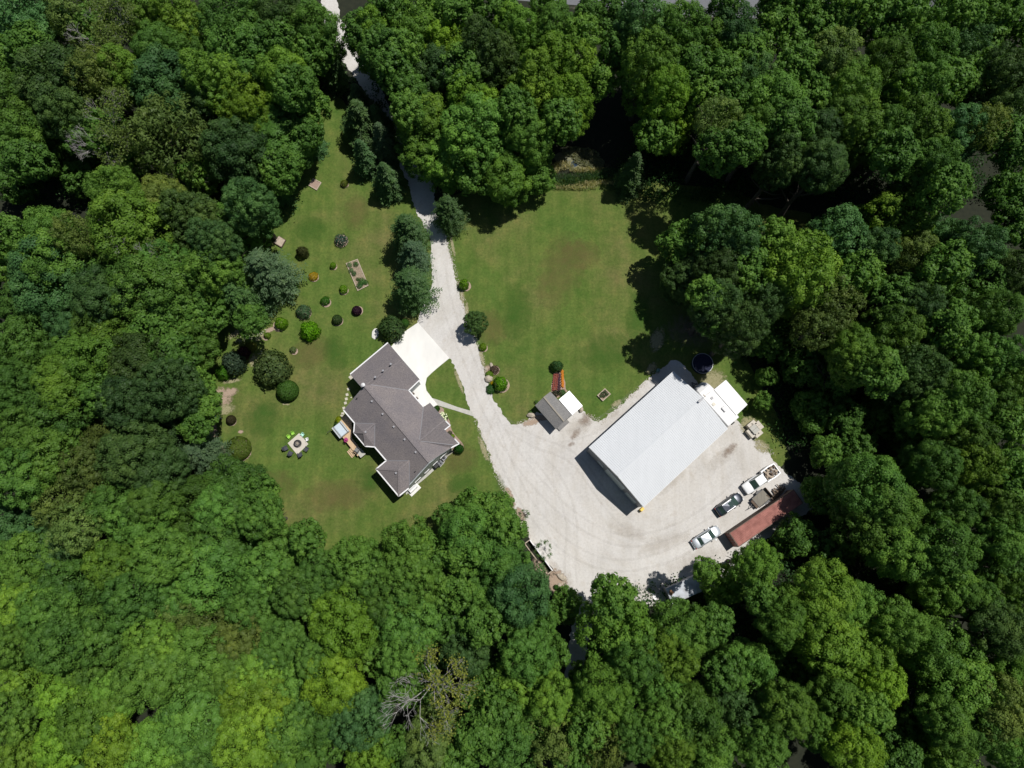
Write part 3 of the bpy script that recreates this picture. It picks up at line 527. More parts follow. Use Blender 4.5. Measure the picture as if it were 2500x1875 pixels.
for blk, reg, h0, vr, ms in ((UL, 'upper left woods', 17, 1.1, TALLS), (UM, 'woods above the round lawn', 16.5, 1.1, TALLS), (UR, 'upper right woods', 20, 1.1, TALLS), (RR, 'woods right of the barn', 19, 1.1, TALLS),
                             (BR, 'lower right woods', 17, 1.2, CROWNS), (LM, 'lower middle woods', 14.5, 1.0, CROWNS), (LL, 'left woods', 14.5, .95, CROWNS), (BL, 'lower left woods', 14, .92, FLATS)):
    rows = []
    for e in blk.replace('\n', '').split(';'):
        x, y, r, hu = e.split(','); x, y, r = float(x), float(y), float(r)
        low = hu.islower(); hu = hu.upper(); h = (random.uniform(7, 9.5) if low else h0 + random.uniform(-2.6, 2.2) + (r - 50) * .05)
        if reg in ('lower left woods', 'lower middle woods', 'left woods') and not low: h = h0 + random.uniform(-2.6, 2.6) + (r - 50) * .05
        if reg == 'upper right woods' and y > 235: h = 22 + random.uniform(-1, 2) if x > 1480 else 14
        if r <= 20: h = 4.2
        if 1555 < x < 1575 and 1255 < y < 1270: h = 8.5
        if reg == 'woods right of the barn' and x < 1500: h = 12
        if (reg == 'upper left woods' and x > 560 and y > 200) or (reg == 'left woods' and x > 395) or (reg == 'woods above the round lawn' and y > 300): h = min(h, 11.5)
        if r * (.75 if low else 1) < CUT: REST.append((x * F, y * F, r * F * 1.1, hu, h, vr)); continue
        mss = LOOSE if hu == 'O' and random.random() < .6 else ms
        k = 1.07
        add_tree(x * F, y * F, r * F * k, hu, h, vr, mss, 'broadleaf tree', dim={'left woods': .88, 'lower left woods': 1.04, 'upper right woods': .92, 'woods right of the barn': .9}.get(reg, 1.0)); TREES[-1] = TREES[-1] + (reg,)  # leaf colour scaled by region: darker for vignetting at right, lighter for haze lower left
def rest_of_wood():
    """the smallest crowns between the big ones, one mass"""
    r = np.random.default_rng(55); pr_ = [crown_data(500 + i, lobes=13, ppl=9, lpp=34, pr=(.11, .18), leaf=.062, inner=350) for i in range(3)]; CC, NN, SS, TT = [], [], [], []
    for px, py, rp, hu, h, vr in REST:
        R = rp * mpp(px, py, h * .75); rz = min(R * vr, (h - .8) / 1.9); hc = h - rz * .95; c = G(px, py, hc); C, Nn, S, T = pr_[int(r.integers(0, 3))]; a = r.uniform(0, 6.28); ca, sa = math.cos(a), math.sin(a); Rz = np.array([[ca, -sa, 0], [sa, ca, 0], [0, 0, 1]])
        CC.append((C * [R, R, rz]) @ Rz.T + [c.x, c.y, hc]); NN.append(Nn @ Rz.T); SS.append(S * R); TT.append(T + {'D': -.25, 'B': -.08, 'L': .25, 'Y': .3, 'G': .12}.get(hu, 0))
    o = bpy.data.objects.new('small_woodland_trees', quads('small_woodland_trees', np.concatenate(CC), np.concatenate(NN), np.concatenate(SS), .62, np.concatenate(TT), r=r)); COL.objects.link(o); o.color = (*HUES['M'], 1); tag(o, kind='stuff')
rest_of_wood()
# conifers, survey pixels (2500 wide)
for x, y, r, hu, h, ms, br, reg in [(815, 169, 33, 'C', 13, CONES, .38, 'upper left woods'), (770, 120, 36, 'C', 14, CONES, .38, 'upper left woods'), (877, 245, 26, 'S', 9, CONES, .38, 'row left of the driveway'), (883, 300, 44, 'C', 12, CONES, .38, 'row left of the driveway'), (925, 300, 30, 'C', 10, CONES, .38, 'row left of the driveway'),
                                    (937, 350, 38, 'S', 12, CONES, .38, 'row left of the driveway'), (890, 385, 34, 'C', 11, CONES, .38, 'row left of the driveway'), (946, 440, 36, 'C', 11, CONES, .38, 'row left of the driveway'), (999, 575, 50, 'C', 11, PINES, .6, 'row left of the driveway'),
                                    (1012, 628, 42, 'S', 9, PINES, .6, 'row left of the driveway'), (1008, 705, 56, 'C', 10, PINES, .6, 'row left of the driveway'), (1096, 522, 42, 'C', 9, PINES, .6, 'driveway edge'), (1542, 424, 38, 'C', 13, CONES, .38, 'pond edge'),
                                    (660, 672, 66, 'S', 13, PINES, .6, 'left woods'), (590, 735, 54, 'B', 12, PINES, .6, 'left woods'), (496, 1108, 56, 'S', 9, PINES, .6, 'left woods'), (548, 1162, 32, 'S', 6, PINES, .6, 'left woods'), (672, 455, 34, 'B', 9, CONES, .38, 'upper left woods'),
                                    (762, 345, 24, 'B', 9, CONES, .38, 'upper left woods'), (1170, 500, 0, 'C', 1, None, 1, '')]:
    if ms: add_conifer(x, y, r * (1.35 if ms is CONES else 1.12), hu, h * (.85 if ms is CONES else 1), ms, br); TREES[-1] = TREES[-1] + (reg,)
def ordw(n):
    return {1: 'first', 2: 'second', 3: 'third', 4: 'fourth', 5: 'fifth', 6: 'sixth', 7: 'seventh', 8: 'eighth', 9: 'ninth', 10: 'tenth', 11: 'eleventh', 12: 'twelfth', 13: 'thirteenth', 14: 'fourteenth'}.get(n, str(n) + 'th')
from collections import defaultdict
bins = defaultdict(list)
for T in TREES:
    t, x, y, hu, kind, reg = T; bins[reg].append(T)
for reg, L_ in bins.items():
    y0 = min(T[2] for T in L_); rows = defaultdict(list)
    for T in L_: rows[int((T[2] - y0) // 95)].append(T)
    for ri, (_, R_) in enumerate(sorted(rows.items())):
        R_.sort(key=lambda T: T[1])
        for i, T in enumerate(R_):
            if reg.startswith('row') or reg.endswith('edge'):
                if reg.endswith('edge'): T[0]['label'] = f"{HNAME[T[3]]} conifer standing alone at the {reg}"
                continue
            T[0]['label'] = f"{HNAME[T[3]]} {T[4]}, {ordw(i + 1)} from left in {ordw(ri + 1)} row down, {reg}"
rowc = sorted(bins['row left of the driveway'], key=lambda T: T[2])
for i, T in enumerate(rowc): T[0]['label'] = f"{HNAME[T[3]]} conifer, {ordw(i + 1)} down the row left of the driveway"

# the wood beyond the frame, one mass
def far_wood():
    r = np.random.default_rng(77); d = crown_data(400, lobes=12, ppl=8, lpp=14, pr=(.14, .2), leaf=.10, inner=200); C, Nn, S, T = d; CC, NN, SS, TT = [], [], [], []
    placed = []
    for k in range(900):
        x, y = r.uniform(-130, 130), r.uniform(-75, 140); R = r.uniform(3.6, 5); h = r.uniform(13, 16); hc = h - R
        q = (np.array([x, y, hc]) - [0, 0, CAM_H]) @ RM; px, py = 1250 + FPX * q[0] / -q[2], 937.5 - FPX * q[1] / -q[2]; m = R / (-q[2]) * FPX
        if -m * .6 < px < 2500 + m * .6 and -m * .6 < py < 1875 + m * .6: continue
        g = (np.array([x, y, 0.]) - [0, 0, CAM_H]) @ RM; gx, gy = 1250 + FPX * g[0] / -g[2], 937.5 - FPX * g[1] / -g[2]
        if abs(gx - 800) < 60 and gy < 20: continue
        if y > G(1250, 0).y - 3.5 and y < G(1250, 0).y + 11 and gx > -300: continue
        if any((x - a) ** 2 + (y - b) ** 2 < 36 for a, b in placed): continue
        placed.append((x, y)); a = r.uniform(0, 6.28); ca, sa = math.cos(a), math.sin(a); Rz = np.array([[ca, -sa, 0], [sa, ca, 0], [0, 0, 1]])
        CC.append((C * R) @ Rz.T + [x, y, hc]); NN.append(Nn @ Rz.T); SS.append(S * R); TT.append(T + r.normal(0, .1))
    me = quads('far_woodland', np.concatenate(CC), np.concatenate(NN), np.concatenate(SS), .65, np.concatenate(TT), r=r)
    o = bpy.data.objects.new('far_woodland', me); COL.objects.link(o); o.color = (*HUES['M'], 1); tag(o, kind='stuff')
far_wood()

# dead and half-dead trees
def branches(m, p, d, l, rad, depth, r):
    q = p + d * l; m.tube(p, q, rad, rad * .66, 5, False)
    if depth == 0: return [q]
    out = []
    for i in range(r.choice((2, 3, 3))):
        nd = (d + Vector((r.uniform(-.75, .75), r.uniform(-.75, .75), r.uniform(-.25, .5)))).normalized(); out += branches(m, q, nd, l * r.uniform(.6, .8), rad * .66, depth - 1, r)
    return out
def dead_tree(px, py, h, spread, label, hue, seed, leaves=.5):
    r = random.Random(seed); c = G(px, py, h * .75); t = thing('dead_tree', (c.x, c.y, 0), label, 'tree', group='bare branched trees')
    m = MB(); m.tube((0, 0, 0), (0, 0, h * .62), .2, .09, 8); tips = []
    for i in range(9):
        a = i * 2.4 + r.uniform(-.5, .5); z0 = h * (.46 + .016 * i + r.uniform(0, .03)); sp = spread * r.uniform(.55, 1.1)
        tips += branches(m, Vector((0, 0, z0)), Vector((math.cos(a) * sp, math.sin(a) * sp, r.uniform(.7, 1.1))).normalized(), h * r.uniform(.12, .19), .07, 5, r)
    m.build('branches', M['paletwig'], t)
    C = []; rr = np.random.default_rng(seed)
    for q in tips:
        if r.random() < leaves and (q.x + q.y * .3 > -1.0): C.append(np.array(q) + rr.normal(0, .35, (14, 3)))
    C = np.concatenate(C); me = quads('leaves', C, sph(len(C), rr) + [0, 0, .7], rr.uniform(.10, .2, len(C)), .6, .5 + rr.normal(0, .15, len(C)), r=rr)
    o = bpy.data.objects.new('leaves', me); COL.objects.link(o); o.parent = t; o.color = (.23, .26, .05, 1) if hue == 'Y' else (*HUES[hue], 1)
dead_tree(1052, 1680, 17, 1.0, 'half dead tree with bare grey branches and yellow leaves at bottom centre', 'Y', 3, .24)
dead_tree(345, 648, 15.5, .9, 'bare silvery branches between dense crowns left of the blue pine', 'O', 5, .12)
dead_tree(262, 335, 16, .8, 'thin twiggy olive tree with bare branches in the upper left woods', 'O', 8, .5)
dead_tree(262, 80, 16.5, .8, 'thin twiggy tree with bare branches near the top left edge', 'O', 9, .5)

# ------------------------------------------------------------------ shrubs
def shrub(px, py, r, col, kind, label, cat='shrub', name='shrub', h=None, ring=None, group='shrubs of the garden'):
    """px,py visible middle, r pixel radius; ring = mulch offset"""
    k = mpp(px, py); R = r * k; hh = h or R * 1.15; c = G(px, py, hh * .45); me = random.choice(BALLS[kind])
    o = bpy.data.objects.new(name, me); COL.objects.link(o); o.location = (c.x, c.y, 0); o.scale = (R, R, hh * .9); o.rotation_euler = (0, 0, random.uniform(0, 6.28)); o.color = (*col, 1)
    tag(o, label, cat, group)
    if ring: soft('mulch_ring', px + ring[0], py + ring[1] + 2, r * 1.10, r * 1.10, 0, M['mulchsoft'])
    return o
LG = (.15, .31, .016); MG = (.05, .16, .015); OL = (.075, .085, .03); DG = (.03, .085, .02); BG = (.05, .11, .085)
for a in [
    (831.8, 586, 17, BG, 'loose', 'spiky blue green shrub in the upper part of the garden lawn', 1.6, (2, 1)), (737.8, 615, 15, OL, 'leafy', 'brownish olive upright shrub just right of the blue pine', 2.6, None),
    (812.8, 648, 8.5, LG, 'leafy', 'small lime shrub with a bare brown twig beside it', 1.1, (3, 2)), (764.9, 674, 12.5, (.42, .30, .02), 'leafy', 'orange yellow round shrub on the garden lawn', .9, (2, 1)),
    (838, 706, 11.5, LG, 'leafy', 'lime shrub just below the vegetable bed', 1.2, (2, 2)), (793.8, 734, 12.5, MG, 'leafy', 'mid green shrub between lime shrub and grey green ball', 1.0, (3, 3)),
    (870.6, 758, 12.5, (.035, .012, .03), 'trim', 'dark purple round shrub in a mulch ring', 1.3, (4, -1)), (822.7, 780, 13, (.055, .10, .03), 'trim', 'clipped dark green ball with mulch crescent on its right', 1.5, (3, 2)),
    (740.5, 760, 19, (.085, .16, .075), 'leafy', 'grey green rounded shrub above the big lime shrub', 1.8, (2, 2)), (755.8, 806, 25, (.14, .34, .012), 'leafy', 'largest bright lime round shrub on the garden lawn', 2.9, None),
    (686, 789, 16.5, LG, 'leafy', 'lime shrub left of the biggest lime shrub', 2.1, (-3, 4)), (651.9, 819, 9, (.14, .24, .02), 'leafy', 'small yellow green shrub on the dry strip by the left woods', 1.0, (-2, 2)),
    (715, 854, 9, (.14, .2, .07), 'leafy', 'small pale variegated shrub in a sandy ring', .8, (4, 2)), (662.7, 900, 47, (.088, .135, .045), 'leafy', 'big dark spreading bush with brownish middle', 4.2, None),
    (700.7, 953, 27.5, (.065, .145, .025), 'trim', 'large clipped dark green dome beside the big bush', 2.6, None), (563.3, 1025, 12.5, (.05, .045, .02), 'trim', 'dark brown clipped ball in a mulch ring', 1.3, (3, 1)),
    (594, 861, 17, (.045, .012, .022), 'leafy', 'dark purple leaved shrub at the garden edge', 2.0, None), (612, 846, 14, (.16, .17, .02), 'loose', 'yellow orange wispy shrub beside the purple one', 1.4, None),
    (568.7, 886, 32, (.05, .085, .05), 'leafy', 'grey green bush below the purple leaved shrub', 3.4, None), (545, 908, 20, (.07, .20, .015), 'leafy', 'bright green bush touching the left woods', 2.2, None),
    (581.4, 1094, 31, (.10, .15, .025), 'trim', 'wide clipped dome mottled green and orange', 2.2, (3, 3)), (532, 1078, 11, (.12, .24, .02), 'leafy', 'small yellow green shrub beside the mottled dome', .9, None),
    (724, 699, 5, (.16, .3, .02), 'leafy', 'tiny yellow green shrub at the foot of the blue pine', .8, None), (840, 448, 10, (.12, .16, .02), 'leafy', 'small yellow green shrub below the driveway conifers', 1.0, (2, 1)),
    (955, 800, 34, (.06, .115, .035), 'leafy', 'large dark green bush at the corner of the white apron', 3.6, None), (988, 788, 11, (.05, .14, .02), 'trim', 'small clipped green ball behind the apron bush', 1.4, None),
    (1132, 694, 13.5, LG, 'leafy', 'lime ball shrub on the right edge of the driveway', 2.0, (5, 3)), (1179, 847, 10.5, (.16, .28, .015), 'leafy', 'small yellow green ball below the driveway tree', 1.0, (2, 1)),
    (1207.4, 902, 12, (.10, .07, .05), 'loose', 'brown twiggy shrub in the boulder bed', .9, (1, 0)), (1221.8, 936, 19, (.13, .32, .012), 'leafy', 'bright lime round shrub in the boulder bed', 2.3, (4, 3)),
    (1195, 913, 10, (.14, .26, .02), 'leafy', 'low yellow green plant above the boulder', .6, None), (1198, 950, 13, (.035, .11, .02), 'leafy', 'low dark green plant below the boulder', .6, None), (1202, 935, 5, (.7, .5, .01), 'loose', 'patch of yellow flowers beside the boulder', .4, None),
    (1360, 894, 16, (.06, .14, .045), 'leafy', 'dark green shrub at the top of the flower bed', 2.0, None), (1373, 958, 9, (.05, .17, .04), 'loose', 'leafy plant between shed and white lean-to roof', .9, None), (1356, 960, 9, (.03, .05, .03), 'loose', 'dark leafy plant at the shed corner', .9, None),
    (1310, 982, 6, (.09, .2, .04), 'loose', 'small plant against the left side of the shed', .6, None), (1296.6, 1006, 6.5, (.12, .24, .06), 'loose', 'small plant behind the pale rock by the shed', .6, None),
    (1065.7, 998, 8.5, (.04, .12, .015), 'leafy', 'dark green shrub at the end of the apron', 1.0, None), (1120, 1096, 13.5, (.02, .10, .01), 'leafy', 'deep green shrub at the right corner of the house', 1.5, None),
    (1104.5, 1065, 6, (.2, .32, .02), 'leafy', 'small lime plant in the front bed', .5, None), (1098, 1057, 6.5, (.09, .10, .06), 'loose', 'grey green plant in the front bed', .5, None), (828, 1026, 11, (.28, .34, .01), 'leafy', 'yellow green shrub at the end of the wooden deck', 1.0, None), (824, 1036, 9, (.04, .11, .02), 'leafy', 'dark green shrub beside the hot tub', 1.0, None),
    (1358, 1434, 7, (.05, .15, .02), 'leafy', 'small green shrub on bare ground near the boulders', .7, None), (1178, 1230, 26, (.06, .17, .015), 'leafy', 'bright bush at the woods edge below the house lawn', 2.2, None), (1216, 1240, 24, (.07, .18, .012), 'leafy', 'bright bush at the left edge of the gravel yard', 2.0, None),
    (1150, 1262, 24, (.02, .05, .015), 'leafy', 'dark bush at the bottom edge of the house lawn', 2.0, None), (816, 1180, 0, MG, 'leafy', '', 1, None)]:
    if a[2]: shrub(a[0], a[1], a[2], a[3], a[4], a[5], h=a[6], ring=a[7])
# white flowered hydrangeas: bush plus blossoms
def hydrangea(px, py, r, n, label, seed):
    R = r * mpp(px, py); c = G(px, py, .5); t = thing('hydrangea', (c.x, c.y, 0), label, 'shrub'); o = bpy.data.objects.new('foliage', BALLS['leafy'][0]); COL.objects.link(o); o.parent = t; o.scale = (R, R * 1.2, .9); o.color = (.05, .15, .02, 1); o.rotation_euler = (0, 0, .6)
    rr = random.Random(seed); m = MB()
    for i in range(n):
        a, q = rr.uniform(0, 6.28), math.sqrt(rr.uniform(0, .9)); m.blob((math.cos(a) * q * R, math.sin(a) * q * R * 1.2, 1.12 * (1 - .3 * q * q)), (.13, .13, .1), i, 1)
    m.build('blossoms', simple('cream_petals', (.78, .80, .55), (.65, .70, .42), 8, .8), t)
hydrangea(1082, 1018, 11, 46, 'hydrangea with cream white blossoms in the front bed', 3); hydrangea(1276, 1283, 10, 40, 'hydrangea with cream white blossoms at the left edge of the gravel yard', 4)
# small deciduous tree at the driveway and sparse saplings
t = add_tree(1159, 786, 30, 'D', 5.2, 1.0, CROWNS, 'tree'); TREES.pop(); t['label'] = 'small round crowned tree on the right edge of the driveway'; t['group'] = 'small trees by the gravel'
def sapling(px, py, h, label, seed, n=26):
    c = G(px, py, h * .7); t = thing('sapling', (c.x, c.y, 0), label, 'tree', group='small trees by the gravel'); m = MB(); r = random.Random(seed); m.tube((0, 0, 0), (0, 0, h * .5), .03, .02, 6); tips = []
    for i in range(6):
        a = i * 1.05; tips += branches(m, Vector((0, 0, h * .3 + i * .15)), Vector((math.cos(a), math.sin(a), .5)).normalized(), h * .16, .016, 2, r)
    m.build('branches', M['bark'], t); rr = np.random.default_rng(seed); C = np.concatenate([np.array(q) + rr.normal(0, .12, (n, 3)) for q in tips if r.random() < .75])
    o = bpy.data.objects.new('leaves', quads('leaves', C, sph(len(C), rr) + [0, 0, .8], rr.uniform(.05, .09, len(C)), .6, .5 + rr.normal(0, .1, len(C)), r=rr)); COL.objects.link(o); o.parent = t; o.color = (.08, .17, .04, 1)
sapling(1328, 1341, 4.2, 'sparse young tree leaning over the white retaining wall', 4); sapling(1280, 1255, 2.2, 'thin weedy sapling at the upper left edge of the gravel yard', 6, 10)
# reeds round the pond, woodland understory: stuff
def reeds(name, cells, col, seed, n, h, lean=.25, s=.16, asp=.14):
    rr = np.random.default_rng(seed); C = []
    for x, y, rx, ry in cells:
        for _ in range(n): a = rr.uniform(0, 6.28); q = math.sqrt(rr.uniform(0, 1)); g = G(x + math.cos(a) * q * rx, y + math.sin(a) * q * ry, 0); C.append((g.x, g.y, rr.uniform(.15, h)))
    C = np.array(C); N = len(C); t = np.stack([rr.normal(0, lean, N), rr.normal(0, lean, N), np.ones(N)], 1); t /= np.linalg.norm(t, axis=1, keepdims=True)
    nn = np.cross(t, rr.normal(size=(N, 3))); nn /= np.linalg.norm(nn, axis=1, keepdims=True)
    o = bpy.data.objects.new(name, quads_t(name, C, nn, t, rr.uniform(.7, 1.4, N) * s, asp, .5 + rr.normal(0, .18, N))); COL.objects.link(o); o.color = (*col, 1); tag(o, kind='stuff')
reeds('reeds', [(1330, 438, 34, 16), (1370, 445, 34, 14), (1410, 440, 34, 12), (1450, 434, 34, 10), (1490, 425, 26, 9)], (.10, .19, .085), 3, 800, 1.3, .35, .3)
reeds('dry_reeds', [(1345, 415, 22, 14), (1375, 408, 26, 10), (1420, 418, 30, 6), (1460, 420, 26, 7), (1400, 460, 60, 5), (1460, 450, 50, 5), (1320, 405, 18, 12)], (.50, .46, .27), 4, 520, 1.0, .6, .26)
reeds('bank_weeds', [(1430, 385, 34, 22), (1400, 372, 28, 12), (1450, 400, 26, 14)], (.24, .25, .15), 5, 1100, .4, 1.2, .16, .5)
def understory():
    rr = np.random.default_rng(9); C = []
    cells = [(1990, 430, 480, 60, 300), (1830, 780, 60, 100, 120), (1950, 960, 60, 120, 120), (120, 440, 140, 60, 90), (600, 470, 120, 50, 60), (1650, 350, 90, 30, 50), (1000, 230, 90, 40, 50), (2000, 1450, 260, 100, 120), (2090, 950, 160, 160, 150), (1700, 1480, 160, 60, 80)]
    for x, y, rx, ry, n in cells:
        for _ in range(n):
            g = G(x + rr.uniform(-rx, rx), y + rr.uniform(-ry, ry), 0); k = int(rr.integers(25, 60)); C.append(np.array([g.x, g.y, rr.uniform(.3, 1.6)]) + rr.normal(0, 1, (k, 3)) * [.7, .7, .3])
    C = np.concatenate(C); C[:, 2] = np.abs(C[:, 2])
    o = bpy.data.objects.new('understory', quads('understory', C, sph(len(C), rr) + [0, 0, .9], rr.uniform(.12, .26, len(C)), .6, .45 + rr.normal(0, .15, len(C)), r=rr)); COL.objects.link(o); o.color = (.035, .09, .022, 1); tag(o, kind='stuff')
understory()

# ------------------------------------------------------------------ house
def wb(mb, name, mat, root, **k):
    """parts modelled in world coordinates, stored relative to their thing"""
    base = Vector((0, 0, 0)); p = root
    while p is not None: base += p.location; p = p.parent
    mb.v = [(x - base.x, y - base.y, z - base.z) for x, y, z in mb.v]; return mb.build(name, mat, root, **k)
def inset(poly, d):
    n = len(poly); ar = sum(poly[i][0] * poly[(i + 1) % n][1] - poly[(i + 1) % n][0] * poly[i][1] for i in range(n)); sg = 1 if ar > 0 else -1; out = []
    for i in range(n):
        a, b, c = Vector(poly[i - 1]), Vector(poly[i]), Vector(poly[(i + 1) % n]); a.z = b.z = c.z = 0
        u, w = (b - a).normalized(), (c - b).normalized(); n1 = Vector((-u.y, u.x, 0)) * sg; n2 = Vector((-w.y, w.x, 0)) * sg
        m = n1 + n2; k = m.length
        out.append(b + (m / k) * (d / max(.35, (m / k).dot(n1))) if k > 1e-3 else b + n1 * d)
    return out
EH = 3.5; PT = .58
A, B_, D_, E_, F_, G_, H_, I_, J_, K_, L_ = [G(x, y, EH) for x, y in ((947, 836.8), (855, 913.7), (838.8, 1001.4), (865.9, 1033), (864, 1056.2), (892, 1089.3), (914.7, 1091), (943.3, 1124.5), (918.3, 1145.3), (973.5, 1211.3), (998, 1192))]
O_, P_, Q_, R_ = [G(x, y, EH) for x, y in ((1049.4, 983.5), (1034, 993.4), (997.9, 953.0), (1025, 927.2))]
M_ = G(1120.8, 1083, EH); RK = G(1101, 1093.5, EH)
def slope(a, b, side):
    """plane through the eave a-b rising towards the point side"""
    d = (b - a).normalized(); n = Vector((-d.y, d.x, 0)); 
    if n.dot(side - a) < 0: n = -n
    return plane3(a, b, a + n + Vector((0, 0, PT)))
SWp = slope(D_, I_, Q_); NWg = slope(A, B_, R_); FRp = slope(P_, O_, M_)
R0 = onplane(889, 942, SWp); R1 = onplane(1047, 1129, SWp); R1.z = R0.z = (R0.z + R1.z) / 2
G0 = onplane(981.6, 877.5, NWg); Cg = onplane(884, 947, NWg); V0 = G(904.8, 939, G0.z)
BA = onplane(915.2, 1034, SWp); BR = G(888.5, 1056.7, BA.z); WA = onplane(999.7, 1124.9, SWp); WR = G(973.5, 1148, WA.z); LV = onplane(999.7, 1179.7, SWp)
FA = onplane(1024, 1076.6, FRp); FE = G(1086, 1025, FA.z)
SEp = plane3(FA, FE, M_); MV = onplane(1107, 1086.5, SEp)
N1, N2, N3, N4 = [onplane(x, y, SEp) for x, y in ((1088, 1027.8), (1099, 1038.6), (1085.5, 1049.5), (1110, 1071.2))]
hc = (D_ + M_) / 2; house = thing('house', (hc.x, hc.y, 0), 'single storey house with grey brown shingle roof and white gutters', 'house')
roof = MB()
for f in ([A, B_, Cg, G0], [G0, Cg, V0], [G0, V0, Q_, R_], [D_, E_, BA, H_, I_, WA, LV, R1, R0], [R0, R1, RK, MV, FA, P_, Q_, V0], [E_, F_, BR, BA], [F_, G_, BR], [G_, H_, BA, BR],
          [I_, J_, WR, WA], [J_, K_, WR], [K_, L_, LV, WA, WR], [FA, FE, O_, P_], [FE, FA, MV, M_, N4, N3], [FE, N3, N2, N1]):
    # own triangulation so that slightly warped faces stay clean
    bm = bmesh.new(); vv = [bm.verts.new(p) for p in f]; fc = bm.faces.new(vv); fc.normal_update()
    if fc.normal.z < 0: fc.normal_flip()
    bmesh.ops.triangulate(bm, faces=[fc]); bm.verts.index_update(); roof.add([v.co for v in bm.verts], [tuple(v.index for v in t.verts) for t in bm.faces]); bm.free()
ro = wb(roof, 'roof', M['shingle'], house); sd = ro.modifiers.new('thick', 'SOLIDIFY'); sd.thickness = .12; sd.offset = -1
for p, q in ((A, B_), (D_, E_), (E_, F_), (F_, G_), (G_, H_), (H_, I_), (I_, J_), (J_, K_), (K_, L_), (Q_, R_), (P_, Q_), (N1, N2), (N2, N3), (N4, M_), (M_, RK)):
    gut = MB(); gut.beam(p + Vector((0, 0, -.03)), q + Vector((0, 0, -.03)), .20, .16); wb(gut, 'gutter', M['white'], house)
fas = MB()
for p, q in ((R_, G0), (G0, A), (B_, Cg), (D_, R0), (L_, LV), (LV, R1), (R1, RK), (O_, FE)): fas.beam(p + Vector((0, 0, -.12)), q + Vector((0, 0, -.12)), .06, .2)
wb(fas, 'fascia', M['barnwall'], house)
rc = MB()
for p, q in ((R0, R1), (Cg, G0), (BA, BR), (BR, F_), (BR, G_), (WA, WR), (WR, J_), (WR, K_), (FA, FE)): rc.beam(p + Vector((0, 0, .03)), q + Vector((0, 0, .03)), .26, .04)
wb(rc, 'ridge_cap', M['shingle'], house)
vl = MB()
for p, q in ((V0, Q_), (BA, E_), (BA, H_), (WA, I_), (WA, LV), (FA, P_), (FA, MV)): vl.beam(p + Vector((0, 0, .01)), q + Vector((0, 0, .01)), .13, .03)
wb(vl, 'valley_flashing', simple('dull_flashing', (.24, .235, .25), None, 4, .7), house)
outline = [A, B_, Vector((Cg.x, Cg.y, EH)), D_, E_, F_, G_, H_, I_, J_, K_, L_, RK, G(1112, 1075, EH), G(1090, 1048, EH), O_, P_, Q_, R_]
wl_ = inset(outline, .2); mb = MB(); mb.prism([(p.x, p.y) for p in wl_], 0, EH - .06)
n_ = len(wl_); a_, b_ = wl_[11], wl_[12]; rr_ = Vector((R1.x, R1.y, 0)); dd_ = (b_ - a_).normalized(); rr_ = a_ + dd_ * (rr_ - a_).dot(dd_)
inn = Vector((-dd_.y, dd_.x, 0)); 
if inn.dot(wl_[0] - a_) < 0: inn = -inn
T3 = [a_ + Vector((0, 0, EH - .06)), b_ + Vector((0, 0, EH - .06)), rr_ + Vector((0, 0, R1.z - .25))]
mb.add(T3 + [p + inn * .15 for p in T3], [(0, 1, 2), (5, 4, 3), (0, 3, 4, 1), (1, 4, 5, 2), (2, 5, 3, 0)]); wb(mb, 'wall', M['siding'], house)
for t_, w_, z0, z1, nm in ((.2, 1.2, 1.1, 2.1, 'window'), (.42, 1.0, 1.1, 2.1, 'window'), (.62, .95, .1, 2.1, 'door'), (.82, 1.4, 1.0, 2.1, 'window')):
    c = a_ + (b_ - a_) * t_ - inn * .02; m = MB(); m.box((c.x, c.y, (z0 + z1) / 2), (w_, .12, z1 - z0), math.atan2(dd_.y, dd_.x)); w = wb(m, nm, M['white'], house)
    m = MB(); cc = c - inn * .05; m.box((cc.x, cc.y, (z0 + z1) / 2 + (0 if nm == 'window' else .3)), (w_ - .2, .05, (z1 - z0) - (.2 if nm == 'window' else 1.0)), math.atan2(dd_.y, dd_.x)); wb(m, 'pane', M['glass'], w)
NEg = plane3(G0, V0, R_)
def vent(px, py, pl, s=.27, mat='chrome', name='roof_vent', h=.22):
    p = onplane(px, py, pl); m = MB(); m.box((p.x, p.y, p.z + h / 2 - .03), (s, s, h), .72); return wb(m, name, M[mat], house)
M['ventm'] = simple('vent_metal', (.34, .34, .36), (.28, .28, .30), 5, .5)
for x, y in ((908.4, 979.9), (934.6, 1011), (961.7, 1042), (988, 1073), (1015, 1104)): vent(x, y, SWp, mat='ventm')
BYp = plane3(BR, BA, G_); WGp = plane3(WR, J_, K_)
for x, y, pl in ((954.5, 889, NEg), (935.5, 905, NEg), (916.5, 921, NEg), (893, 1055, BYp), (967, 1155, WGp)): vent(x, y, pl, mat='ventm')
for x, y in ((871.8, 972.8), (1014.5, 1151)):
    p = onplane(x, y, SWp); m = MB(); m.tube(p, p + Vector((0, 0, .35)), .08, .08, 10); wb(m, 'vent_pipe', M['dark'], house)
p = R0 + Vector((0, 0, .1)); m = MB(); m.tube(p - Vector((0, 0, .4)), p + Vector((0, 0, .75)), .20, .20, 14); m.lathe(p, [(.26, .7), (.30, .78), (.05, .95)], 14); wb(m, 'chimney', M['white'], house)
# porch posts on the apron
for x, y in ((1008.5, 962.8), (1017.5, 974)):
    p = G(x, y, .0); m = MB(); m.box((p.x, p.y, .35), (.5, .35, .5), .72); tag(m.build('planter_box', M['wooddark']), 'dark planter box on the white apron ' + ('nearer the garage' if y < 970 else 'farther from the garage'), 'planter')
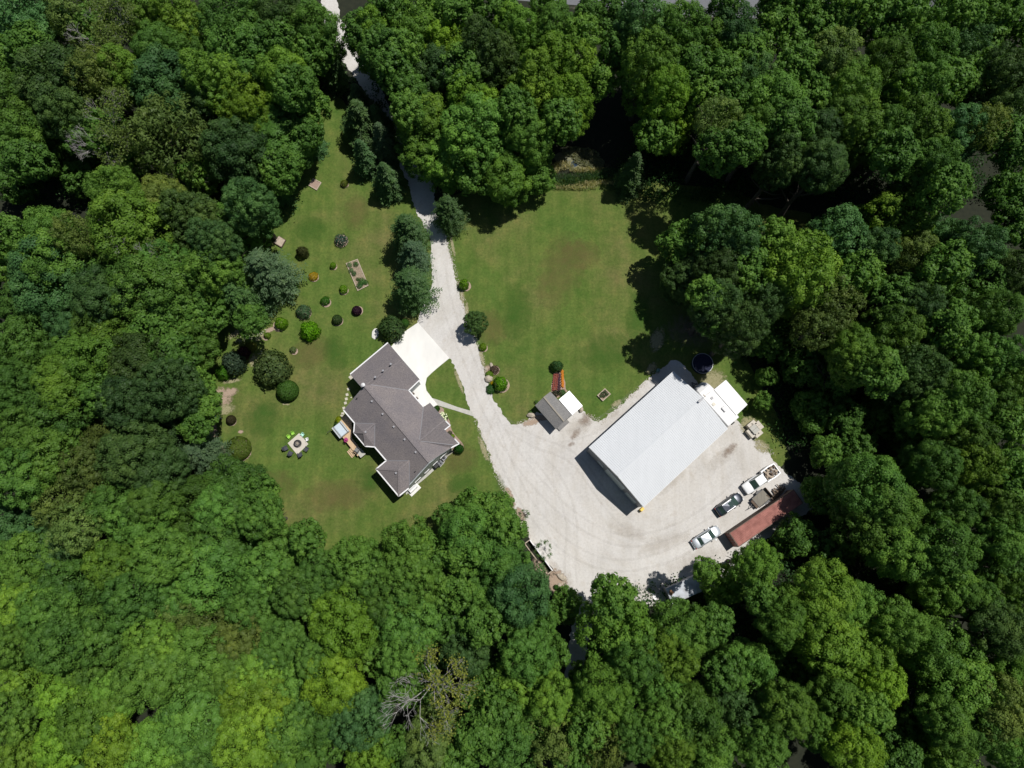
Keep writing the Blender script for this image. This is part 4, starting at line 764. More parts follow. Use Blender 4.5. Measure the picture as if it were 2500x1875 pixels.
# house side: generator, grill, small cooling unit, downspout box
c = G(1009.5, 1194, .1); an = math.atan2(dd_.y, dd_.x)
m = MB(); m.box((c.x, c.y, .06), (2.0, 1.35, .12), an); gn = thing('cellar_hatch', (c.x, c.y, 0), 'white box hatch on a concrete pad at the lower corner of the house', 'hatch'); wb(m, 'pad', M['concrete'], gn)
m = MB(); m.box((c.x - .12, c.y + .1, .42), (1.45, .85, .6), an, .94); wb(m, 'cover', M['white'], gn, bevel=.05); m = MB(); m.box((c.x - .12, c.y + .1, .735), (1.2, .06, .03), an); wb(m, 'handle', M['chrome'], gn)
c = G(1068, 1135, .5); gr = thing('barbecue_grill', (c.x, c.y, 0), 'black barbecue grill with silver side shelf on the side walk', 'grill')
m = MB(); m.box((c.x - .2, c.y - .15, .62), (.75, .75, .7), an, .9); wb(m, 'firebox', M['dark'], gn if False else gr, bevel=.05)
m = MB(); m.box((c.x + .42, c.y + .33, .8), (.72, .85, .06), an); wb(m, 'side_shelf', M['chrome'], gr)
for dx, dy in ((.3, .45), (.55, .2)):
    m = MB(); m.lathe((c.x + dx, c.y + dy, .83), [(.13, 0), (.15, .03), (.10, .05)], 14); wb(m, 'burner', M['dark'], gr)
m = MB()
for sx in (-.35, .35):
    for sy in (-.3, .3): m.box((c.x + sx, c.y + sy, .15), (.06, .06, .3), an)
wb(m, 'legs', M['dark'], gr)
c = G(1084, 1118, .35); m = MB(); m.box((c.x, c.y, .35), (.8, .7, .7), an); ac = thing('cooling_unit', (c.x, c.y, 0), 'grey cooling unit against the right side wall of the house', 'cooling unit'); wb(m, 'case', M['ventm'], ac, bevel=.03)
m = MB(); m.lathe((c.x, c.y, .70), [(.28, 0), (.28, .03), (.05, .05)], 18); wb(m, 'fan', M['dark'], ac)
c = G(1027, 1161.5, .7); m = MB(); m.box((c.x, c.y, .65), (.32, .25, .5), an); m.box((c.x, c.y, .2), (.08, .08, .4), an); tag(m.build('meter_box', M['white']), 'small white utility box at the middle of the side wall', 'utility box')
c = G(1056, 1136, .4); m = MB(); m.box((c.x, c.y, .3), (.45, .35, .6), an); tag(m.build('storage_bin', M['white']), 'white bin beside the black grill', 'bin')
# timber deck with stairs, hot tub, chair, flower pot
DH = .8
deck = [(828, 1021), (846, 1013), (858, 1027), (859.5, 1052), (859, 1069), (873, 1087), (886, 1103), (873, 1114), (836, 1067), (818, 1043)]
dp = P2(deck, DH); c = sum(dp, Vector()) / len(dp); dk = thing('wooden_deck', (c.x, c.y, 0), 'light timber deck along the back of the house', 'deck')
m = MB(); m.prism([(p.x, p.y) for p in dp], DH - .1, DH); wb(m, 'floor', M['timber'], dk)
m = MB()
ip = inset([(p.x, p.y, 0) for p in dp], .15)
m.prism([(p.x, p.y) for p in ip], 0, DH - .1); wb(m, 'skirt', M['wooddark'], dk)
ax = (G(873, 1114, DH) - G(836, 1067, DH)).normalized(); an2 = math.atan2(ax.y, ax.x); out = Vector((ax.y, -ax.x, 0)); 
if out.x > 0: out = -out
s0 = G(864, 1099, DH)
for i in range(4):
    q = s0 + out * (.14 + .27 * i); m = MB(); m.box((q.x, q.y, DH - .16 - .16 * i), (1.3, .2, .05), an2); wb(m, 'step', M['timber'], dk)
m = MB(); pw = G(881, 1106, DH); m.box((pw.x, pw.y, DH + .004), (1.2, .95, .012), an2); wb(m, 'pale_boards', M['walk'], dk)
c = G(832.5, 1050, .95); hot = thing('hot_tub', (c.x, c.y, DH), 'hot tub with pale blue folding cover on the timber deck', 'hot tub')
m = MB(); m.box((c.x, c.y, DH + .2), (2.1, 1.8, .75), an2, 1.0); wb(m, 'tub', M['siding'], hot, bevel=.08)
m = MB(); m.box((c.x + .02, c.y, DH + .63), (1.95, 1.05, .10), an2); wb(m, 'cover', M['blueplastic'], hot, bevel=.03)
for s_ in (-1, 1):
    m = MB(); q = c + out * (.66 * s_); m.box((q.x, q.y, DH + .62), (2.1, .08, .06), an2); wb(m, 'cover_bar', M['dark'], hot)
    m = MB(); q = c + out * (.80 * s_); m.box((q.x, q.y, DH + .61), (2.1, .22, .08), an2); wb(m, 'rim', M['siding'], hot)
q = c + out * 1.0 - ax * 1.1; m = MB(); m.beam((q.x, q.y, .7), (q.x + out.x * 1.0, q.y + out.y * 1.0, .75), .06, .06); m.tube((q.x + out.x, q.y + out.y, 0), (q.x + out.x, q.y + out.y, .75), .03, .03, 6); wb(m, 'cover_lift', M['dark'], hot)
c = G(844, 1073.5, DH + .5); fp = thing('flower_pot', (c.x, c.y, DH), 'pot of magenta flowers on the edge of the timber deck', 'flower pot'); m = MB(); m.lathe((c.x, c.y, DH), [(.15, 0), (.22, .35), (.2, .36)], 14); wb(m, 'pot', M['wooddark'], fp)
m = MB(); r = random.Random(5)
for i in range(60):
    a_0 = r.uniform(0, 6.28); q = r.uniform(0, .34); m.blob((c.x + math.cos(a_0) * q, c.y + math.sin(a_0) * q, DH + .55 - q * .4), (.07, .07, .05), i, 1)
wb(m, 'blossoms', simple('magenta_petals', (.50, .05, .25), (.36, .03, .17), 12, .7), fp)
def armchair(px, py, h, rz, mat, cush, label, name='garden_chair', s=1.0, group=None, foot=False):
    p = G(px, py, h); t = thing(name, (p.x, p.y, h), label, 'chair', rz, group)
    m = MB(); m.box((0, 0, .38 * s), (.56 * s, .54 * s, .08 * s)); m.build('seat', M[cush], t, bevel=.03)
    m = MB(); m.add([(-.30 * s, -.27 * s, .36 * s), (.30 * s, -.27 * s, .36 * s), (.30 * s, -.21 * s, .36 * s), (-.30 * s, -.21 * s, .36 * s), (-.27 * s, -.47 * s, .95 * s), (.27 * s, -.47 * s, .95 * s), (.27 * s, -.41 * s, .97 * s), (-.27 * s, -.41 * s, .97 * s)],
                 [(0, 3, 2, 1), (4, 5, 6, 7), (0, 1, 5, 4), (1, 2, 6, 5), (2, 3, 7, 6), (3, 0, 4, 7)]); m.build('backrest', M[mat], t)
    for sx in (-.31, .31): m = MB(); m.box((sx * s, .02, .58 * s), (.10 * s, .62 * s, .04 * s)); m.build('armrest', M[mat], t)
    for sx in (-.29, .29):
        for sy in (-.24, .26): m = MB(); m.box((sx * s, sy * s, .28 * s), (.06 * s, .06 * s, .56 * s)); m.build('leg', M[mat], t)
    return t
armchair(873, 1099, DH, an2 + PI / 2 + .3, 'blacksteel', 'greyfab', 'grey cushioned lounge chair at the stair end of the deck', 'lounge_chair', 1.15)
# stepping stones
for i, (x, y, s_) in enumerate(((857, 921, .6), (851, 950, .42), (847.5, 963.6, .42), (845.7, 974, .42), (843.5, 984, .42), (839.6, 996.5, .42), (837, 1009.7, .42), (857.5, 970.5, .2), (835, 1015.5, .45))):
    p = G(x, y); m = MB(); m.box((0, 0, .03), (s_, s_, .06), 0); o = m.build('stepping_stone', M['stone']); o.location = (p.x, p.y, 0); o.rotation_euler = (0, 0, .3 if i else .72)
    tag(o, ['large square paving stone at the garage corner', 'pale stepping stone, first below the garage corner', 'pale stepping stone, second below the garage corner', 'pale stepping stone, third below the garage corner', 'pale stepping stone, fourth below the garage corner', 'pale stepping stone just above the roof corner', 'pale stepping stone just below the roof corner', 'small pale stone nearest the shaded house wall', 'pale stone at the start of the deck'][i], 'stepping stone', 'stepping stones beside the house')
# fire pit terrace
tp = P2([(730.6, 1057.6), (753.2, 1084.3), (725.7, 1110), (702.6, 1082)]); m = MB(); m.prism([(p.x, p.y) for p in tp], 0, .07)
c = G(727, 1083); tag(m.build('stone_terrace', M['slabstone']), 'square pale stone terrace around the fire pit', 'terrace')
fpit = thing('fire_pit', (c.x, c.y, .07), 'round grey fire pit in the middle of the stone terrace', 'fire pit')
def ring(c, ri, ro_, z0, z1, n=32):
    m = MB(); V = []
    for r_, z in ((ri, z0), (ri, z1), (ro_, z1), (ro_, z0)):
        for i in range(n): t = 2 * PI * i / n; V.append((c[0] + r_ * math.cos(t), c[1] + r_ * math.sin(t), z))
    return m.add(V, [(j * n + i, ((j + 1) % 4) * n + i, ((j + 1) % 4) * n + (i + 1) % n, j * n + (i + 1) % n) for j in range(4) for i in range(n)])
ring((0, 0), .40, .52, 0, .42).build('fire_ring', M['blacksteel'], fpit); ring((.0, -.02), .56, .63, 0, .10).build('outer_ring', M['blacksteel'], fpit)
m = MB(); m.lathe((0, 0, 0), [(.40, 0), (.40, .1), (.01, .14)], 20); m.build('ash_bed', M['ash'], fpit)
m = MB()
for i in range(5): a0 = i * 1.25; m.tube((math.cos(a0) * .28, math.sin(a0) * .28, .16), (-math.cos(a0 + .4) * .15, -math.sin(a0 + .4) * .15, .26), .045, .04, 6)
m.build('logs', M['rock'], fpit)
cx_, cy_ = c.x, c.y
for x, y, mt, lb, s_ in ((707, 1067, 'lime', 'lime green plastic chair left of the other lime one by the fire pit', .72), (716.6, 1059, 'lime', 'lime green plastic chair nearest the top corner of the fire pit terrace', .72), (739.7, 1062, 'mint', 'mint green plastic chair at the upper right edge of the terrace', .72),
                         (750.5, 1073.5, 'white', 'white plastic chair at the right corner of the terrace', .72), (699.4, 1095, 'slate', 'dark blue chair farthest left of the fire pit', 1), (711.2, 1107.3, 'slate', 'dark blue chair second from left below the fire pit', 1), (734.2, 1110.5, 'slate', 'dark blue chair below the bottom corner of the terrace', 1), (749.2, 1097, 'slate', 'dark blue chair farthest right of the fire pit', 1)):
    p = G(x, y, .4); a0 = math.atan2(cy_ - p.y, cx_ - p.x) - PI / 2; armchair(x, y, .0, a0, mt, mt, lb, 'garden_chair', s_, 'chairs around the fire pit')
# sand box, lidded box, vegetable beds
def frame_bed(name, pts, h, bw, soilmat, woodmat, label, cat, lid=False):
    P = P2(pts, h); c = sum(P, Vector()) / 4; t = thing(name, (c.x, c.y, 0), label, cat)
    for i in range(4):
        m = MB(); a, b = P[i], P[(i + 1) % 4]; e = (b - a).normalized() * bw * .5; m.beam(a - e * (i % 2 == 0) + e * (i % 2) + Vector((0, 0, -h / 2)), b + e * (i % 2 == 0) - e * (i % 2) + Vector((0, 0, -h / 2)), bw, h); wb(m, 'board', M[woodmat], t)
    m = MB(); q = inset([(p.x, p.y, 0) for p in P], bw * .5); m.prism([(p.x, p.y) for p in q], .01, h + .05 if lid else h * .65); wb(m, 'lid' if lid else 'soil', M[soilmat], t); return t
frame_bed('sandbox', [(764.7, 435.8), (783.5, 445.6), (772.7, 463), (754, 452)], .22, .14, 'sand', 'woodpale', 'open wooden sandbox at the top of the garden lawn', 'sandbox')
frame_bed('lidded_box', [(680.8, 576), (697, 586), (687, 603.4), (668, 592.5)], .3, .1, 'woodpale', 'wooddark', 'closed wooden box lying above the blue pine', 'box', True)
frame_bed('vegetable_bed', [(845.3, 643), (872.5, 633), (898.7, 696.5), (873.4, 709)], .2, .12, 'soil', 'woodpale', 'long narrow vegetable bed in a pale wooden frame', 'garden bed')
frame_bed('raised_planter', [(1477, 949), (1490, 962), (1472, 978), (1459.4, 965)], .35, .14, 'soil', 'woodpale', 'small raised planter on the lawn beside the barn', 'planter')
vp = [(853, 647, 7, .5, (.16, .26, .12)), (868, 645, 7.5, .5, (.06, .16, .04)), (857, 660, 7, .5, (.12, .22, .09)), (864, 668, 7, .5, (.07, .16, .06)), (884, 687, 11, .6, (.06, .17, .035)), (878, 697, 9, .5, (.05, .15, .04)), (893, 690, 7, .5, (.07, .17, .04)), (873, 682, 5, .4, (.09, .16, .05))]
for i, (x, y, r_, h_, cl) in enumerate(vp): shrub(x, y, r_, cl, 'loose', f'leafy vegetable plant, {ordw(i + 1)} from the top end of the vegetable bed', 'plant', 'vegetable_plant', h_, None, 'vegetables in the long bed')
for i, (x, y) in enumerate(((1470, 960), (1477, 957), (1466, 968), (1474, 967), (1481, 963))):
    shrub(x, y, 5, (.05, .12, .05), 'loose', 'leafy plant growing inside the small raised planter', 'plant', 'vegetable_plant', .6, None, 'plants in the raised planter')
# dish on a post
c = G(532, 1018, 1.6); ds = thing('satellite_dish', (c.x, c.y, 0), 'pale satellite dish on a post beside the left woods', 'satellite dish'); m = MB(); m.tube((c.x, c.y, 0), (c.x, c.y, 1.5), .04, .04, 8); wb(m, 'post', M['dark'], ds)
m = MB(); m.lathe((c.x, c.y, 1.5), [(.08, 0), (.28, .06), (.42, .16), (.40, .16), (.26, .09), (.02, .04)], 20); wb(m, 'dish', M['blueplastic'], ds); m = MB(); m.beam((c.x + .35, c.y - .15, 1.6), (c.x + .7, c.y - .3, 1.75), .09, .09); wb(m, 'arm', M['white'], ds)
# boulders
for x, y, sx, sy, sz, lb, rz in ((1193, 925, .65, .6, .5, 'pinkish boulder on the right edge of the driveway', .3), (1297, 1014, .75, .42, .5, 'long pale rock left of the shed', 0), (1418, 1000, .38, .5, .5, 'pale rock at the corner of the white lean-to roof', 0), (1371, 1409, .85, .42, .35, 'large pinkish boulder beside the white retaining wall end', -.6),
                                 (1366, 1428, .3, .32, .25, 'small pale boulder next to the tiny shrub', 0), (1285, 1300, .4, .36, .35, 'pale boulder below the cream hydrangea', 0), (1200, 893, .28, .5, .3, 'flat upright pale stone at the top of the boulder bed', .3), (1186, 901, .3, .25, .25, 'dark small boulder at the driveway edge', 0)):
    m = MB(); m.blob((0, 0, sz * .35), (sx, sy, sz), int(x), 3, .09, rz); o = m.build('boulder', M['rock']); p = G(x, y); o.location = (p.x, p.y, 0); tag(o, lb, 'rock', 'boulders along the gravel')
# white plank and patch
c = G(1597, 1455, .1); m = MB(); m.box((c.x, c.y, .1), (.55, 1.2, .12), .25); tag(m.build('plank', M['white']), 'short white plank on the gravel beside the metal roofed trailer', 'plank')
c = G(916, 815); soft('white_gravel', 916, 815, 10, 16, .1, M['tansoft']); m = MB(); r = random.Random(4); m.blob((0, 0, .02), (.55, .95, .12), 6, 3, .08, -.15); o = m.build('flat_stone', simple('white_stone', (.75, .74, .70), (.62, .61, .56), 5, .9)); o.location = (c.x, c.y, 0); tag(o, 'flat white stone half under the apron bush', 'rock')

# ------------------------------------------------------------------ flower bed by the shed
fb = [(1363, 905), (1372.5, 900), (1380, 934), (1381, 950), (1386, 955), (1360, 972), (1345, 955), (1346, 942), (1351, 912)]
sheet('mulch_bed', ragged(P2(fb), .4, .05, 8), .03, M['pinksoil'])
def flowers(spots, col1, col2, r_, label, group, name='flower'):
    mat = simple(name + '_petals', col1, col2, 14, .7); base = None
    for i, (x, y) in enumerate(spots):
        p = G(x, y)
        if base is None:
            m = MB(); rr = random.Random(3)
            for k in range(9): a0 = k * 2.4; q = .11 * math.sqrt(k); m.blob((math.cos(a0) * q * r_ * 3, math.sin(a0) * q * r_ * 3, .22 + rr.uniform(-.04, .04)), (r_ * .62, r_ * .62, .07), k, 1, .2)
            m.tube((0, 0, 0), (0, 0, .2), .03, .02, 5); base = m.build(name, mat); o = base
        else: o = base.copy(); COL.objects.link(o)
        o.location = (p.x, p.y, 0); o.rotation_euler = (0, 0, random.uniform(0, 6)); tag(o, label, 'flower', group)
r = random.Random(2)
flowers([(1371.5 + (i % 2) * 2.6 + r.uniform(-.4, .4) + i * .05, 905 + i * 2.1) for i in range(20)], (.62, .24, .02), (.48, .15, .01), .125, 'orange flower in the row on the right side of the flower bed', 'orange flowers', 'orange_flower')
flowers([(1353.5 - j * .55 + c_ * 4.2 + r.uniform(-.5, .5), 915 + j * 4.6) for j in range(9) for c_ in range(3)], (.32, .06, .05), (.16, .06, .03), .13, 'small dull red flower on pink mulch in the left half of the bed', 'small red flowers', 'red_flower')
flowers([(1363 + (i % 2) * 3 + r.uniform(-.6, .6), 913 + i * 3.1) for i in range(15)], (.06, .015, .03), (.03, .012, .018), .16, 'dark burgundy leaved plant in the middle row of the flower bed', 'burgundy plants', 'burgundy_plant')

# ------------------------------------------------------------------ garden shed with white lean-to
SH = 2.3; sN, sW, sS, sE = [G(x, y, SH) for x, y in ((1344, 955.8), (1306, 989.7), (1357.6, 1048), (1396, 1012.7))]
c = (sN + sS) / 2; shed = thing('garden_shed', (c.x, c.y, 0), 'garden shed with weathered grey shingle roof beside the flower bed', 'shed')
rA, rB = G(1327.5, 969, SH + .95), G(1377, 1028.5, SH + .95)
m = MB(); m.add([sN, sW, rA, rB, sS, sE], [(0, 2, 3, 5), (1, 4, 3, 2)]); m.f = [f if True else f for f in m.f]
o = wb(m, 'roof', M['shingle2'], shed); s2 = o.modifiers.new('t', 'SOLIDIFY'); s2.thickness = .1
m = MB(); m.beam(rA + Vector((0, 0, .03)), rB + Vector((0, 0, .03)), .24, .05); wb(m, 'ridge_cap', simple('tan_cap', (.32, .29, .24), None, 5, .8), shed)
iw = inset([sN, sW, sS, sE], .25); m = MB(); m.prism([(p.x, p.y) for p in iw], 0, SH - .12); a1, a2 = iw[2], iw[3]; mm = (a1 + a2) / 2; b1, b2 = iw[1], iw[0]; mm2 = (b1 + b2) / 2
for u, w, md in ((a1, a2, mm), (b1, b2, mm2)): m.add([Vector((u.x, u.y, SH - .12)), Vector((w.x, w.y, SH - .12)), Vector((md.x, md.y, SH + .8))], [(0, 1, 2)])
wb(m, 'wall', simple('shed_siding', (.34, .33, .30), None, 5, .8), shed)
q = G(1374, 1036.5, .3); sa_ = (sE - sS).normalized(); ans = math.atan2(sa_.y, sa_.x); m = MB(); m.box((q.x, q.y, .14), (2.1, .85, .28), ans); wb(m, 'ramp', M['shingle2'], shed)
q2 = mm - Vector((0, 0, 0)); m = MB(); nn_ = Vector((sa_.y, -sa_.x, 0)); m.box((q2.x + nn_.x * .03, q2.y + nn_.y * .03, 1.05), (1.6, .08, 1.9), ans); wb(m, 'door', M['white'], shed)
lt = [G(x, y, h) for x, y, h in ((1390, 953.7, 2.15), (1422.7, 991, 2.0), (1397, 1012.7, 2.2), (1364.4, 975.4, 2.3))]
c = sum(lt, Vector()) / 4; ln = thing('lean_to', (c.x, c.y, 0), 'bright white flat lean-to roof on posts beside the shed', 'lean-to')
m = MB(); V = lt + [p - Vector((0, 0, .06)) for p in lt]; m.add(V, [(3, 2, 1, 0), (4, 5, 6, 7), (0, 1, 5, 4), (1, 2, 6, 5), (2, 3, 7, 6), (3, 0, 4, 7)])
wb(m, 'roof', simple('glossy_white_sheet', (.86, .87, .88), None, 3, .35), ln)
for p in inset(lt, .15)[:2]: m = MB(); m.box((p.x, p.y, 1.0), (.09, .09, 2.0)); wb(m, 'post', M['woodpale'], ln)

# ------------------------------------------------------------------ barn
BE, BRH = 4.75, 6.3
def rect_fit():
    pts = [G(1644, 907, BE), G(1437.4, 1092, BE), G(1571.7, 1238.5, BE), G(1776.6, 1046.4, BE)]; c = sum(pts, Vector()) / 4
    u = ((pts[0] - pts[1]) + (pts[3] - pts[2])).normalized(); v = Vector((-u.y, u.x, 0)); Lh = (abs((pts[0] - pts[1]).dot(u)) + abs((pts[3] - pts[2]).dot(u))) / 4; Wh = (abs((pts[0] - pts[3]).dot(v)) + abs((pts[1] - pts[2]).dot(v))) / 4; return c, u, v, Lh, Wh
bc, bu, bv, bl, bw = rect_fit(); bang = math.atan2(bu.y, bu.x)
barn = thing('barn', (bc.x, bc.y, 0), 'large barn with ribbed white metal roof in the gravel yard', 'barn', bang)
for s_ in (1, -1):
    m = MB(); n = int(2 * bl / .30); V = []; z = lambda y: BE + (BRH - BE) * (1 - abs(y) / bw)
    prof = []
    for i in range(n + 1):
        x = -bl + 2 * bl * i / n; prof += [(x, 0), (x + .03, .03), (x + .07, .03), (x + .10, 0)] if i < n else [(bl, 0)]
    for x, dz in prof: V += [(x, 0, z(0) + dz), (x, s_ * bw, z(bw) + dz)]
    k = len(prof); F_q = [(2 * i, 2 * i + 1, 2 * i + 3, 2 * i + 2) if s_ < 0 else (2 * i, 2 * i + 2, 2 * i + 3, 2 * i + 1) for i in range(k - 1)]
    m.add(V, F_q); o = m.build('roof_slope', M['metalroof'], barn)
m = MB(); m.add([(-bl, -.22, BRH - .02), (bl, -.22, BRH - .02), (bl, 0, BRH + .05), (-bl, 0, BRH + .05), (-bl, .22, BRH - .02), (bl, .22, BRH - .02)], [(0, 1, 2, 3), (3, 2, 5, 4)]); m.build('ridge_cap', M['metalroof'], barn)
m = MB(); hx, hy = bl - .04, bw - .12; m.box((0, 0, (BE - .1) / 2), (2 * hx, 2 * hy, BE - .1))
for sx in (-1, 1): m.add([(sx * hx, -hy, BE - .1), (sx * hx, hy, BE - .1), (sx * hx, 0, BRH - .1)], [(0, 1, 2)])
m.build('wall', M['barnwall'], barn)
m = MB()
for sx in (-1, 1):
    for sy in (-1, 1): m.beam((sx * bl, sy * bw, BE - .1), (sx * bl, 0, BRH - .1), .04, .18)
for sy in (-1, 1): m.beam((-bl, sy * bw, BE - .09), (bl, sy * bw, BE - .09), .05, .16)
m.build('trim', M['white'], barn)
for y0, y1, z0, z1, nm in ((3.6, 2.3, 1.6, 2.5, 'window'), (1.7, -2.2, .05, 3.9, 'overhead_door'), (-2.9, -5.0, .05, 2.6, 'overhead_door')):
    m = MB(); m.box((-hx - .03, (y0 + y1) / 2, (z0 + z1) / 2), (.06, abs(y0 - y1), z1 - z0)); d = m.build(nm, M['milk'], barn)
    m = MB()
    for i in range(1, 4 if nm != 'window' else 2): m.box((-hx - .07, (y0 + y1) / 2, z0 + (z1 - z0) * i / (4 if nm != 'window' else 2)), (.03, abs(y0 - y1) - .05, .05))
    m.build('rail', M['barnwall'], d)
m = MB(); m.box((bl - .2, 0, BRH + .25), (.35, .14, .35)); m.beam((bl - .35, 0, BRH + .4), (bl + 1.2, 0, BRH + .55), .05, .05); m.box((bl - .7, 0, BRH + .42), (.75, .32, .05)); m.build('antenna', M['ventm'], barn)
c = G(1567.5, 1243.5, .7); m = MB(); m.box((c.x, c.y, .45), (.7, .5, .9), bang, .85); tag(m.build('fuel_box', M['yellow'], bevel=.03), 'small yellow box at the bottom corner of the barn', 'box')
c = G(1607, 904.5, .5); m = MB(); m.lathe((0, 0, 0), [(.24, 0), (.29, .15), (.29, .75), (.25, .88), (.02, .9)], 20); o = m.build('barrel', M['teal']); o.location = (c.x, c.y, 0); tag(o, 'small blue green barrel on the gravel above the barn', 'barrel')
# round pool
c = G(1714.7, 888, .5); pl = thing('round_pool', (c.x, c.y, 0), 'small round above ground pool with dark navy cover behind the barn', 'pool')
ring((0, 0), 1.62, 1.66, 0, .75, 40).build('wall', M['navy'], pl); ring((0, 0), 1.61, 1.68, .75, .79, 40).build('rim', simple('pool_rim', (.45, .48, .5), None, 4, .4), pl)
m = MB(); m.lathe((0, 0, .55), [(1.62, 0), (1.62, .02), (.01, .025)], 40); m.build('cover', M['navy'], pl)

# ------------------------------------------------------------------ camper trailer and canopy
a0, a1 = G(1709, 938, 2.9), G(1790, 1029, 2.9); u = (a0 - a1).normalized(); an = math.atan2(u.y, u.x); c = (a0 + a1) / 2
cp = thing('camper_trailer', (c.x, c.y, 0), 'white camper trailer with rounded nose parked tight behind the barn', 'camper', an)
Lh, Wh = 3.9, 1.22; m = MB(); secs = []
prof = [(-Lh, Wh, .55, 2.95), (-Lh + .15, Wh, .45, 3.0), (0, Wh, .45, 3.0), (Lh - 1.9, Wh, .45, 3.0), (Lh - 1.1, Wh * .97, .5, 2.92), (Lh - .5, Wh * .88, .6, 2.65), (Lh - .12, Wh * .72, .75, 2.2), (Lh, Wh * .6, .9, 1.7)]
for x, w, z0, z1 in prof: secs.append([(x, -w, z0), (x, -w, z1 - .16), (x, -w + .14, z1), (x, 0, z1 + .03), (x, w - .14, z1), (x, w, z1 - .16), (x, w, z0)])
def loft(m, secs, cap=True):
    n = len(secs[0]); V = [p for s in secs for p in s]; F = [(i * n + j, i * n + (j + 1) % n, (i + 1) * n + (j + 1) % n, (i + 1) * n + j) for i in range(len(secs) - 1) for j in range(n)]
    F = [tuple(reversed(f)) for f in F]
    if cap: F += [tuple(range(n)), tuple(reversed(range((len(secs) - 1) * n, len(secs) * n)))]
    return m.add(V, F)
loft(m, secs).build('body', M['white'], cp)
m = MB(); m.box((Lh - 2.0, 0, 3.035), (.03, 2.2, .012)); m.build('roof_seam', M['woodpale'], cp)
m = MB(); m.box((1.0, .1, 3.07), (.42, .42, .10)); m.build('roof_vent', M['ventm'], cp)
m = MB(); m.box((.1, .55, 3.06), (.5, .5, .06)); m.build('skylight', simple('cream_plastic', (.62, .58, .48), None, 4, .5), cp)
m = MB(); m.box((-1.5, -.25, 3.15), (.95, .7, .25), 0, .85); a = m.build('air_conditioner', M['white'], cp, bevel=.04); m = MB(); m.box((-1.5, .12, 3.14), (.8, .04, .16)); m.build('grille', M['ventm'], a)
m = MB(); m.box((2.0, .75, 3.05), (.5, .1, .04)); m.build('antenna', M['woodpale'], cp)
m = MB(); m.box((-1.1, Wh + .28, 1.6), (2.4, .55, 1.8)); m.build('slide_out', M['white'], cp)
m = MB(); m.beam((Lh - .2, .5, .5), (Lh + .95, 0, .5), .1, .1); m.beam((Lh - .2, -.5, .5), (Lh + .95, 0, .5), .1, .1); h = m.build('hitch', M['dark'], cp)
for y in (.26, -.26): m = MB(); m.lathe((Lh + .3, y, .55), [(.15, 0), (.17, .1), (.17, .45), (.06, .55)], 14); m.build('gas_cylinder', M['greyfab'], h)
m = MB(); m.beam((-Lh - .06, -1.1, .6), (-Lh - .06, 1.1, .6), .1, .14); m.build('bumper', M['dark'], cp)
m = MB(); m.tube((-Lh - .12, -.3, 1.3), (-Lh - .3, -.3, 1.3), .34, .34, 18); m.build('spare_wheel', M['rubber'], cp)
for y in (-1.12, 1.12):
    for x in (-.9, -.05): m = MB(); m.tube((x, y - .11, .35), (x, y + .11, .35), .35, .35, 18); w = m.build('wheel', M['rubber'], cp); m = MB(); m.tube((x, y - .12, .35), (x, y + .12, .35), .18, .18, 12); m.build('rim', M['chrome'], w)
for x in (1.8, -2.9): m = MB(); m.box((x, -Wh - .01, 1.9), (.9, .04, .6)); m.build('window', M['glass'], cp)
cv = [G(x, y, 3.14) for x, y in ((1743, 951), (1772.3, 927.3), (1825, 987.7), (1798, 1014))]; cc = sum(cv, Vector()) / 4
cn = thing('canopy', (cc.x, cc.y, 0), 'flat white canopy roof on posts standing against the camper trailer', 'canopy')
m = MB(); V = cv + [p - Vector((0, 0, .07)) for p in cv]; m.add(V, [(3, 2, 1, 0), (4, 5, 6, 7), (0, 1, 5, 4), (1, 2, 6, 5), (2, 3, 7, 6), (3, 0, 4, 7)]); wb(m, 'roof', M['white'], cn)
for p in inset(cv, .15): m = MB(); m.box((p.x, p.y, 1.24), (.09, .09, 3.0)); m.v = [(a, b, c_ + .27) for a, b, c_ in m.v]; wb(m, 'post', M['dark'], cn)

# ------------------------------------------------------------------ concrete tanks
for i, (x, y, L0, W0, ry, hh, lb) in enumerate(((1836, 1035.8, 1.45, .8, .67, 1.0, 'pale concrete box, upper left of the five stacked behind the barn'), (1854, 1038.2, .8, 1.35, .67, 1.0, 'pale concrete box, upper right of the five stacked behind the barn'),
                                     (1842.5, 1047.5, 1.1, 1.3, .67, 1.35, 'widest grey lidded concrete box in the middle of the five'), (1834.5, 1057, .85, 1.45, .67, 1.0, 'pale concrete box with a hole, lower left of the five'), (1852, 1058.5, 1.35, .8, .67, 1.0, 'pale concrete box, lower right of the five at the grass edge'))):
    p = G(x, y, hh); t = thing('concrete_box', (p.x, p.y, 0), lb, 'concrete box', ry, 'concrete boxes stacked behind the barn')
    m = MB(); m.box((0, 0, hh / 2), (L0, W0, hh)); m.build('body', M['slabstone'] if i != 2 else M['walk'], t, bevel=.02)
    m = MB(); m.lathe((.05, .03, hh), [(.12, 0), (.12, .02), (.01, .021)], 12) if i in (0, 3, 4) else m.box((0, 0, hh + .01), (L0 * .92, .03, .03)); m.build('opening', M['ash'], t)

